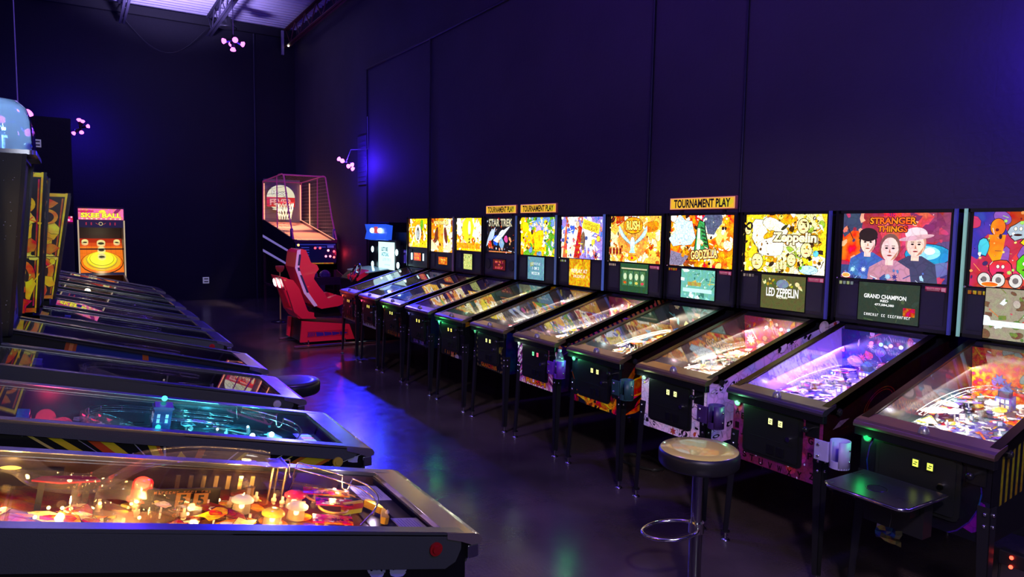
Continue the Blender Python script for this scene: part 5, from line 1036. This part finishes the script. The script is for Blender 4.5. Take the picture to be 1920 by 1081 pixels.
# ------------------------------------------------------------------ dome topper
t=thing('dome_topper','clear glowing plastic dome topper on the star-speckled backbox at the left edge','topper',(.945-(1.21-.09)+.0,4.575,2.10))
t.location=(-.32,4.58,2.10)
prof=[(.33,.02,0),(.33,.02,.02),(.32,.0,.14),(.30,.0,.20),(.26,.0,.245),(.20,0,.27),(.001,0,.28)]
def rrect(hw,hd,z,c):
    o=[]
    for sx,sy in((1,1),(-1,1),(-1,-1),(1,-1)):
        a0={(1,1):0,(-1,1):PI/2,(-1,-1):PI,(1,-1):1.5*PI}[(sx,sy)]
        for k in range(5): a=a0+PI/2*k/4; o.append((sx*(hd-c)+c*math.cos(a),sy*(hw-c)+c*math.sin(a),z))
    return o
def loft(sections,mat,name,parent,col=(1,1,1)):
    m=MB(); n=len(sections[0]); vs=[p for s_ in sections for p in s_]
    m.add(vs,[(i*n+j,i*n+(j+1)%n,(i+1)*n+(j+1)%n,(i+1)*n+j) for i in range(len(sections)-1) for j in range(n)],col,True); m.add(sections[-1],[tuple(range(n))],col); return m.build(name,mat,parent)
loft([rrect(.31,.145,z,c) for z,c in((.02,.04),(.06,.05))]+[rrect(.30,.14,.17,.06),rrect(.27,.125,.24,.08),rrect(.22,.09,.28,.08),rrect(.12,.04,.295,.035)],clear((.78,.88,1),.42,.08,2.,'dome_plastic'),'dome',t)
loft([rrect(.335,.165,0,.03),rrect(.335,.165,.022,.03)],pbr((.35,.36,.4),.25,.6),'base',t)
R=random.Random(3)
for k in range(7): MB().sphere((-.06+.02*R.random(),-.24+.08*k,.05+.15*R.random()),.022,10,sq=(1,1.3,1)).build('lamp',emis((.35,.75,1) if k%3 else (.9,1,1),3.2),t)
m=MB()
for k in range(5): m.box((-.02,-.25+.1*k,.12+.03*(k%2)),(.02,-.19+.1*k,.135+.03*(k%2)),(.7,.85,1)).cyl((0,-.22+.1*k,.02),(0,-.22+.1*k,.13),.006)
m.build('inner_figures',pbr((.5,.65,.9),.4),t)
MB().sphere((.13,-.27,.045),.018,12).build('blue_ball',pbr((.02,.12,.7),.1,coat=1),t)
light('topper_glow',(0,0,.16),6,(.35,.7,1),.05,t)
# ------------------------------------------------------------------ arcade bowling game at the back wall
t=thing('bowling_arcade_game','lit SKEE BALL alley with yellow ring target against the back wall','arcade game',(.405,15.0,0))
w2=.35
m=MB()
for q in(-1,1):
    a,b=sorted((q*w2,q*(w2+.025))); m.prism([(0,.0),(1.1,0),(1.1,2.06),(.02,2.06),(-.02,1.80),(.0,.75)],'x',a,b)
m.box((-w2,1.08,0),(w2,1.1,2.06)).box((-w2,0,2.04),(w2,1.1,2.06)).box((-w2,.3,1.2),(w2,.32,2.04)) if 0 else m.box((-w2,1.08,0),(w2,1.1,2.06)).box((-w2,0,2.04),(w2,1.1,2.06))
m.build('cabinet',pbr((.05,.03,.04),.4),t)
A=Art(.72,.20,2).bg('#e87088'); A.blob(-.25,.05,.06,'#b83858',9,.3,0,2,.4,a=0); A.blob(.25,.05,.05,'#78283c',9,.4,0,1.4,.6); A.ell(.02,.045,.06,.035,'#f8c030'); A.text('SKEE BALL',0,-.02,.64,.085,'#f8f040','#604008',.04,0,.006,it=.02)
for k in range(9): A.ell(-.30+.075*k,-.085,.016,.010,'#f8e8a0')
MB().art(A,(0,-.024,1.93),(1,0,0),(0,.12,1)).build('marquee',artmat(1.5,40,.15,.3),t)
A=Art(.70,.14,2).bg('#0c0608'); 
for x in(-.24,-.16,.14,.22): A.rect(x,.0,.02,.05,'#a02018')
A.ring(-.01,0,.032,.007,'#f0e080','#0c0608'); A.rect(-.07,0,.05,.008,'#b04820',-.6); A.rect(.05,0,.05,.008,'#b04820',.6)
MB().art(A,(0,-.012,1.755),(1,0,0),(0,.06,1)).build('score_panel',artmat(1.1,40,0,.3),t)
# slanted target board
bo=Vector((0,.02,.80)); bv=Vector((0,.80,.72)).normalized(); 
A=Art(.70,1.0,7); A.bg('#e87018'); A.rect(0,.43,.70,.16,'#a82810'); A.rect(0,.33,.7,.1,'#d04814')
for k in range(-4,5): A.rect(.08*k,.2,.002,.6,'#8a3008')
for k in range(6): A.rect(0,.0+.09*k,.7,.002,'#8a3008')
A.rect(0,-.48,.7,.1,'#101838'); A.ell(0,-.17,.35,.30,'#141008'); A.ell(0,-.16,.34,.285,'#e86c10'); A.ell(0,-.13,.31,.26,'#e8b020'); A.ell(0,-.10,.255,.24,'#c83c10'); A.ell(0,-.09,.245,.23,'#f0e020'); A.ell(0,-.06,.20,.19,'#604808'); A.ell(0,-.055,.195,.185,'#f4ec38'); A.text('10,000',0,-.335,.12,.022,'#180c04',None,.03)
bd=MB().art(A,bo+bv*.5,(1,0,0),bv).build('target_board',artmat(1.15,40,0,.35),t)
nv=Vector((1,0,0)).cross(bv)
def tgt(x,y,r,col='#f0e8a0'):
    c=bo+bv*y+Vector((x,0,0)); e=MB(); q=Vector((0,0,1)).rotation_difference(nv).to_matrix().to_4x4(); q.translation=c
    MB().lathe([(r-.004,0),(r,0),(r,.06),(r-.004,.06),(r-.004,0)],n=26).build('target_ring',pbr(hx(col),.4,emit=.55),bd,q)
    MB().cyl((0,0,.001),(0,0,.002),r-.005,n=24).build('target_hole',BLACK,bd,q)
for x,y,r in((-.265,.86,.055),(.265,.86,.055),(0,.83,.07),(0,.64,.065),(0,.46,.065)): tgt(x,y,r)
m=MB()
for k in range(41):
    a=PI+PI*k/40; pass
P=[bo+bv*(.42+.27*math.sin(a))+Vector((.25*math.cos(a),0,0))+nv*.03 for a in [PI*1.0+PI*k/24 for k in range(25)]]
MB().tube(P,.012,8).build('ring_rail',pbr(hx('#e8d040'),.35,emit=.5),bd)
MB().box((-w2-.02,-.03,1.28),(w2+.02,-.01,1.30)).build('crossbar',BLACK,t)
m=MB()
for q in(-1,1): m.box((q*(w2+.005),-.035,.6),(q*(w2+.028),-.02,1.82))
m.build('lit_edge',emis((1,.75,.5),.55),t)
m=MB().prism([(-3.0,.0),(0,0),(0,.66),(-.5,.60),(-3.0,.50)],'x',-.33,.33).build('lane',pbr((.18,.12,.08),.3),t)
m=MB(); 
for q in(-1,1): m.prism([(-3.0,.5),(0,.66),(0,.80),(-3.0,.64)],'x',*sorted((q*.33,q*.36)))
m.build('lane_side',pbr((.3,.28,.22),.35),t)
light('target_lamp',(0,.1,1.6),4,(1,.85,.5),.05,t)
t=thing('arcade_cabinet','dark arcade cabinet with a small pink marquee left of the bowling game','arcade cabinet',(-.36,15.0,0))
MB().prism([(0,0),(.9,0),(.9,1.9),(.1,1.9),(0,1.75)],'x',-.36,.33).build('cabinet',pbr((.03,.03,.04),.5),t)
A=Art(.6,.10,5).bg('#c83868'); A.scatter(14,['#f8a0b8','#f0d0e0','#802040'],.01,.04,'bs',.001); MB().art(A,(0.02,-.004,1.83),(1,0,0),(0,.6,1)).build('marquee',artmat(1.2,40,.2,.4),t)
# ------------------------------------------------------------------ basketball game
t=thing('basketball_arcade_game','tall caged basketball arcade game with lit round backboard in the back corner','arcade game',(4.16,14.25,0))
w2=.44; D_=2.75
m=MB()
for q in(-1,1): m.prism([(0,.86),(D_,1.14),(D_,1.93),(0,1.50)],'x',*sorted((q*w2,q*(w2-.025))))
m.box((-w2,-.02,1.44),(w2,.03,1.49)).box((-w2,0,.88),(w2,.06,1.0))
for q in(-1,1): m.box((q*w2,0,0),(q*(w2-.06),.06,1.5)).box((q*w2,D_-.06,0),(q*(w2-.05),D_,1.3)).box((q*w2,.0,.40),(q*(w2-.04),D_,.44))
m.build('frame',pbr((.10,.02,.04),.45),t)
MB().prism([(-.002,.862),(D_,1.142),(D_,1.925),(-.002,1.495)],'x',-w2-.004,-w2-.001).build('side_panel',pbr((.012,.006,.01),.5),t)
m=MB()
for a,b in((.31,.35),(.03,.07)): m.prism([(.03,.88+a),(D_-.02,1.13+a*1.2),(D_-.02,1.13+b*1.2+.01),(.03,.88+b)],'x',-w2-.008,-w2-.004)
m.build('side_stripe',pbr((.45,.35,.85),.4,emit=.35),t)
# sloped floor of the cage, back wall, court print
A=Art(.82,2.7,3).bg('#e8a878'); A.rect(0,-1.2,.82,.5,'#f4d890'); A.rect(0,.6,.82,1.6,'#e08878'); A.rect(-.2,0,.008,2.7,'#b05848'); A.rect(0,-.9,.82,.006,'#a86040')
MB().art(A,(0,1.37,1.66),(1,0,0),(0,1,.155)).build('ramp',artmat(0,30,.0,.4),t)
MB().box((-.42,D_-.05,1.2),(.42,D_-.03,2.86)).build('back_panel',pbr((.34,.35,.24),.5),t)
A=Art(.66,.60,2); A.ell(0,0,.32,.29,'#f0e8c0',n=36); A.rect(0,-.10,.64,.22,'#d83020'); A.ell(0,-.27,.2,.02,'#f0e8c0'); A.text('Hoop',-.03,.10,.34,.14,'#fff8e0','#504838',.03,.0,.007,it=.02); A.text('FEVER',0,-.10,.50,.15,'#f8a898','#801008',.04,0,.007)
MB().art(A,(-.10,2.40,2.42),(1,0,0),(0,0,1)).build('backboard',artmat(.9,30,.0,.4),t)
MB().cyl((-.10,2.403,2.42),(-.10,2.43,2.42),.31,n=36).build('backboard_plate',pbr((.3,.3,.3),.4),t)
rim=MB().tube([(-.08+.21*math.cos(a),2.14+.21*math.sin(a),2.30) for a in [k*PI/14 for k in range(28)]],.011,8,closed=True).box((-.14,2.34,2.27),(-.02,2.40,2.33)).build('rim',pbr((.7,.02,.03),.35,emit=.3),t)
m=MB()
for k in range(16):
    a=2*PI*k/16
    for sg in(1,-1): m.tube([(-.08+(.20-.07*s/5)*math.cos(a+sg*s*.13),2.14+(.20-.07*s/5)*math.sin(a+sg*s*.13),2.295-.075*s) for s in range(6)],.006,4)
m.build('net',pbr((.9,.88,.6),.7,emit=.25),rim)
# cage frame with lit posts
fr_=pbr((.5,.05,.22),.35,emit=.22); m=MB()
for q in(-1,1): m.tube([(q*w2,.02,1.50),(q*w2,.35,2.0),(q*w2,.75,2.82),(q*w2,.90,2.86),(q*w2,1.2,2.86)],.016,8).tube([(q*w2,.9,2.86),(q*w2,D_-.1,2.80),(q*w2,D_-.05,1.9)],.014,8).tube([(q*w2,1.35,2.84),(q*w2,1.35,1.72)],.012,6)
m.tube([(-w2,.78,2.84),(w2,.78,2.84)],.016,8).tube([(-w2,D_-.1,2.80),(w2,D_-.1,2.80)],.012,6); m.build('cage_frame',fr_,t)
m=MB()
for q,e in((-1,.018),(1,.018)): m.tube([(q*(w2-.02),D_-.09,1.9),(q*(w2-.02),D_-.09,2.75)],.014,6)
m.tube([(w2-.02,1.9,2.75),(w2-.02,1.9,1.8)],.012,6).tube([(w2-.02,.05,1.50),(w2-.02,D_-.1,1.92)],.008,6); m.build('lit_tube',emis((1,.35,.22),1.5),t)
m=MB()
def fz(y): return 1.5+(.155*y)
def ft(y): return min(2.84,1.5+y*1.75) if y<.76 else 2.84
for q in(-1,1):
    y=.08
    while y<D_-.12: m.add([(q*w2,y-.003,fz(y)),(q*w2,y+.003,fz(y)),(q*w2,y+.003,ft(y)),(q*w2,y-.003,ft(y))],[(0,1,2,3)]); y+=.075 if q>0 else .11
    z=1.6
    while z<2.82:
        ys=max(.02,(z-1.5)/1.75); ye=min(D_-.1,(z-1.5)/.155); m.add([(q*w2,ys,z-.003),(q*w2,ye,z-.003),(q*w2,ye,z+.003),(q*w2,ys,z+.003)],[(0,1,2,3)]); z+=.075 if q>0 else .11
for k in range(11):
    x=-.4+.08*k; m.add([(x-.003,.8,2.83),(x+.003,.8,2.83),(x+.003,D_-.1,2.79),(x-.003,D_-.1,2.79)],[(0,1,2,3)])
for k in range(20): y=.85+.095*k; m.add([(-w2,y-.003,2.83),(-w2,y+.003,2.83),(w2,y+.003,2.83),(w2,y-.003,2.83)],[(0,1,2,3)])
m.build('netting',pbr((.55,.40,.36),.6),t)
MB().box((-w2-.012,.13,1.52),(-w2+.02,.24,1.72)).box((w2-.02,.13,1.52),(w2+.012,.24,1.72)).build('padding',pbr((.06,.02,.35),.6),t)
# score panel
A=Art(.84,.40,4).bg('#0a0c38'); A.rect(0,.17,.8,.02,'#3848a0')
for k in range(5): A.rect(-.22,.11-.05*k,.16,.012,'#5868d0')
A.rect(.1,.12,.2,.02,'#4050b0'); A.rect(.30,.13,.14,.05,'#5060b8')
MB().art(A,(0,-.022,1.23),(1,0,0),(0,0,1)).build('score_panel',artmat(.35,30,0,.4),t)
for x,z,c in((-.36,1.39,(1,.35,.1)),(-.02,1.33,(1,.05,.08)),(.08,1.33,(1,.05,.08)),(.25,1.28,(1,.3,.4)),(.37,1.26,(1,.06,.1)),(.37,1.14,(1,.1,.1)),(.2,1.16,(1,.2,.3)),(.29,1.16,(1,.2,.3))): MB().sphere((x,-.03,z),.024,10,sq=(1,.5,1)).build('panel_lamp',emis(c,4),t)
light('panel_glow',(.46,-.12,1.22),1.8,(1,.03,.05),.03,t)
# ball tray with lit compartment
MB().box((-.40,.0,.88),(.40,.05,1.0)).build('compartment_lip',BLACK,t); A=Art(.76,.14,3).bg('#c88840'); A.rect(0,-.05,.76,.03,'#604020'); MB().art(A,(0,.04,.98),(1,0,0),(0,0,1)).build('lit_compartment',artmat(.7,30,.3,.4),t)
m=MB().prism([(-.42,.60),(-.02,.62),(-.02,.66),(-.38,.64),(-.44,.76),(-.47,.76)],'x',-w2,w2)
for q in(-1,1): m.prism([(-.47,.62),(0,.62),(0,.88),(-.47,.77)],'x',*sorted((q*w2,q*(w2-.02))))
for q in(-1,1): m.box((q*(w2-.01),-.44,0),(q*(w2-.07),-.38,.62))
m.box((-.05,-.44,0),(.05,-.4,.6)); m.build('ball_rack',pbr((.14,.05,.06),.5),t)
light('cage_lamp',(-.05,1.8,2.72),150,(1,.80,.5),.05,t,kind='SPOT',rot=(.25,0,0),spot_size=1.3,spot_blend=.6); light('cage_lamp',(0,.9,2.6),90,(1,.6,.45),.05,t,kind='SPOT',rot=(-.1,0,0),spot_size=1.2,spot_blend=.6); light('rack_lamp',(0,-.05,.93),.5,(1,.6,.3),.05,t)
for i,(x,y,z,l) in enumerate(((4.02,14.04,.775,'dark violet basketball on the rack, left of its twin'),(4.28,14.03,.775,'basketball on the right side of the ball rack, paler seams'))):
    b=thing('basketball',l,'ball',(x,y,z),.5*i,'basketballs on the rack'); MB().sphere((0,0,0),.115,24).build('ball_skin',pbr((.10,.04,.10),.6,bump=.4,bs=600),b)
    s_=MB(); 
    for rot in(Matrix.Identity(4),Matrix.Rotation(PI/2,4,'X'),Matrix.Rotation(PI/2,4,'Y'),Matrix.Rotation(PI/4,4,'X')): s_.tube([(.1155*math.cos(a),.1155*math.sin(a),0) for a in [k*PI/16 for k in range(32)]],.0022,5,closed=True,M=rot)
    s_.build('seam',pbr((.45,.30,.55),.5),b)
# ------------------------------------------------------------------ post with red cup
t=thing('queue_post','slim brass post with a red cup-shaped top on a round black base','post',(3.16,13.1,0))
MB().lathe([(.001,0),(.17,0),(.17,.012),(.05,.03),(.02,.05),(.001,.05)],n=28).build('base',BLACKG,t); MB().cyl((0,0,.03),(0,0,.95),.011,n=12).build('pole',pbr((.7,.35,.2),.3,.8,emit=.08),t)
MB().lathe([(.02,.92),(.05,.94),(.075,.99),(.078,1.02),(.075,1.04),(.02,1.04),(.001,1.04)],n=20).build('cup_top',pbr((.55,.04,.05),.35,emit=.12),t)
# ------------------------------------------------------------------ racing game
t=thing('racing_arcade_game','red sit-down racing game with bucket seat, steering wheel and bright white screen','arcade game',(0,0,0))
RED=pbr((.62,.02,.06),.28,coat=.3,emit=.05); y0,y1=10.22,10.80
def Yp(poly,k=1.018): return [(x*k,z) for x,z in poly]
seat_o=Yp([(2.67,1.40),(2.73,1.44),(2.79,1.42),(2.84,1.30),(2.86,1.24),(2.95,1.20),(2.975,1.14),(2.92,1.07),(2.90,1.00),(2.98,.88),(3.06,.78),(3.10,.70),(3.24,.75),(3.34,.72),(3.36,.62),(3.26,.58),(3.01,.55),(2.87,.62),(2.76,.82),(2.64,1.17)])
seat_i=Yp([(2.67,1.40),(2.73,1.44),(2.78,1.42),(2.81,1.30),(2.80,1.2),(2.80,1.1),(2.82,1.0),(2.88,.86),(2.95,.72),(3.03,.66),(3.20,.67),(3.34,.68),(3.36,.62),(3.26,.58),(3.01,.55),(2.87,.62),(2.76,.82),(2.64,1.17)])
st=MB(); 
for a,b in((y0,y0+.10),(y1-.10,y1)): st.prism(seat_o,'y',a,b)
st.prism(seat_i,'y',y0+.10,y1-.10); st.build('bucket_seat',RED,t,bevel=.018)
# side stripe that follows the back edge of the seat
e=[(2.632,1.16),(2.665,1.42),(2.715,1.43),(2.69,1.15),(2.82,.80),(2.95,.60),(2.90,.59),(2.755,.79)]
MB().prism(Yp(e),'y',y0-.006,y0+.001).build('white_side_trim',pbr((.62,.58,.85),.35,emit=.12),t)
m=MB(); 
for a,b in((1.20,1.36),(1.12,1.17),(.80,1.06)):
    f=lambda z:2.652+(z-1.16)*.12 if z>1.15 else 2.652+(1.15-z)*.37
    m.prism(Yp([(f(a)+.012,a),(f(b)+.012,b),(f(b)+.042,b),(f(a)+.042,a)]),'y',y0-.010,y0-.005)
m.build('trim_marking',pbr((.02,.03,.12),.4),t)
m=MB()
for a,b in((y0-.02,y0+.05),(y1-.05,y1+.02)): m.prism(Yp([(2.44,1.03),(2.60,.99),(2.69,.86),(2.80,.54),(2.93,.41),(2.72,.42),(2.61,.52),(2.50,.89)]),'y',a,b)
m.prism(Yp([(2.43,1.04),(2.52,1.02),(2.56,.84),(2.49,.84)]),'y',y0,y1).prism(Yp([(2.60,.54),(2.9,.5),(2.9,.42),(2.68,.42)]),'y',y0,y1)
sp=m.build('rear_frame',RED,t,bevel=.01)
for y in(10.36,10.62):
    q=Matrix.Translation((2.487,y,.93))@Matrix.Rotation(-PI/2-.25,4,'Y'); MB().lathe([(.001,.018),(.05,.014),(.065,.0)],n=20).build('round_speaker_light',emis((1,.95,.9),3),sp,q)
MB().prism(Yp([(2.72,.385),(3.42,.30),(3.50,.07),(2.69,.07)]),'y',y0-.02,y0+.02).build('base_side',RED,t,bevel=.006)
A=Art(.62,.09,5).bg('#a81838'); 
for k in range(5): A.rect(-.29+.022*k,0,.012,.07-.002*k,'#301878',-.2)
for k in range(4): A.poly([(-.17+.12*k,-.035),(-.06+.12*k,-.03+.006*k),(-.07+.12*k,.02-.006*k),(-.18+.12*k,.032-.004*k)],'#381c88')
MB().art(A,(3.15,y0-.0225,.18),(1,0,-.0),(0,0,1)).build('base_decal',artmat(.05,40,0,.4),t)
MB().prism(Yp([(2.72,.38),(3.5,.30),(4.3,.3),(4.3,.05),(2.70,.08)]),'y',y0+.03,y1+.15).build('base',BLACK,t)
MB().prism(Yp([(2.675,.39),(2.72,.39),(2.69,.08),(2.65,.10)]),'y',y1-.02,y1+.05).build('base_rear_edge',RED,t)
MB().prism([(2.8,.42),(3.4,.42),(3.3,.6),(2.95,.57)],'y',y0+.08,y1-.08).build('seat_slide',BLACKG,t)
m=MB().tube([(2.62,y0-.14,.03),(3.9,y0-.14,.03)],.02,8).tube([(2.62,y1+.15,.03),(3.9,y1+.15,.03)],.02,8); 
for x in(2.85,3.4): m.tube([(x,y0-.14,.03),(x,y1+.15,.03)],.014,8).cyl((x,y0-.05,0),(x,y0-.05,.10),.012)
m.build('floor_rail',CHROME,t)
# dash, wheel, monitor
MB().prism([(3.75,.05),(4.5,.05),(4.5,1.85),(4.12,1.85),(4.10,1.12),(3.75,1.06),(3.62,.95),(3.66,.6)],'y',10.20,11.05).build('front_cabinet',BLACKG,t,bevel=.01)
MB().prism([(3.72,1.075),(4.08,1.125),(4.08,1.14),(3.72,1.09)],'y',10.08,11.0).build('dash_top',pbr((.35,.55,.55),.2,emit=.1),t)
MB().prism([(3.60,.95),(3.78,1.05),(3.78,1.12),(3.58,1.02)],'y',10.18,10.6).build('dash_pod',RED,t,bevel=.01)
q=Matrix.Translation((3.62,10.32,1.07))@Matrix.Rotation(-1.15,4,'Y')
wh=MB().tube([(.145*math.cos(a),.145*math.sin(a),0) for a in [k*PI/16 for k in range(32)]],.016,8,closed=True).build('steering_wheel',BLACKG,t,q)
m=MB().cyl((0,0,-.08),(0,0,.01),.035)
for k in range(3): a=2*PI*k/3+.5; m.cyl((0,0,0),(.14*math.cos(a),.14*math.sin(a),0),.010)
m.build('wheel_spokes',STEEL,wh)
MB().box((4.07,9.80,1.08),(4.14,10.56,1.58)).box((4.14,9.9,1.0),(4.4,10.5,1.5)).build('monitor',BLACK,t,bevel=.006)
A=Art(.66,.42,5).bg('#c8f0f0'); A.text('LET BE',-.07,.10,.26,.06,'#206070',None,.03); A.text('ACTUAL',-.05,.02,.30,.06,'#308898',None,.03); A.text('~00000 00000',.02,-.06,.36,.04,'#80a8b0',None,0); A.text('~000000000',.05,-.14,.22,.02,'#809098',None,.02)
MB().art(A,(4.066,10.18,1.335),(0,-1,0),(0,0,1)).build('screen',artmat(1.5,60,0,.3),t)
m=MB().prism([(4.02,1.58),(4.12,1.56),(4.14,1.80),(4.02,1.82),(4.05,1.70)],'y',10.10,11.0).build('marquee',pbr((.02,.10,.75),.3,emit=.9),t,bevel=.01)
for y in(10.70,10.36): MB().sphere((4.03,y,1.72),.05,12,sq=(.3,1.9,.8)).build('marquee_lamp',emis((.7,.95,1),5),t)
MB().box((4.025,10.46,1.68),(4.04,10.60,1.78)).build('marquee_badge',pbr((.8,.1,.1),.4,emit=.7),t)
for y,z in((10.73,1.42),(9.73,1.40),(10.73,1.18),(9.68,1.21)): MB().sphere((4.05,y,z),.035,10,sq=(.5,1,1.4)).build('side_lamp',emis((.5,.9,1),5),t)
light('screen_glow',(3.9,10.2,1.35),1.2,(.6,.9,1),.15,t); light('seat_lamp',(2.0,8.6,2.6),160,(1,.25,.4),.03,t,kind='SPOT',rot=(Vector((2.95,10.4,.7))-Vector((2.0,8.6,2.6))).to_track_quat('-Z','Y').to_euler(),spot_size=.75,spot_blend=.5)  # the red spot over the seat is unseen fill, added to brighten it
ra=bpy.data.objects['racing_arcade_game']; t=MB().box((-.0,-.17,1.46),(.2,.30,1.70)).box((.02,-.17,1.20),(.2,.17,1.46)).box((.08,-.1,0),(.16,.1,1.2)).build('notice_box',BLACK,ra,Matrix.Translation((4.22,9.90,0)),bevel=.006)
A=Art(.30,.20,5).bg('#382898'); A.scatter(10,['#1c1458','#6858d8','#181038'],.01,.03,'e',.001); A.rect(0,.07,.26,.02,'#6050c8'); MB().art(A,(.018,0,1.335),(0,-1,0),(0,0,1)).build('notice',artmat(.8,60,0,.3),t)
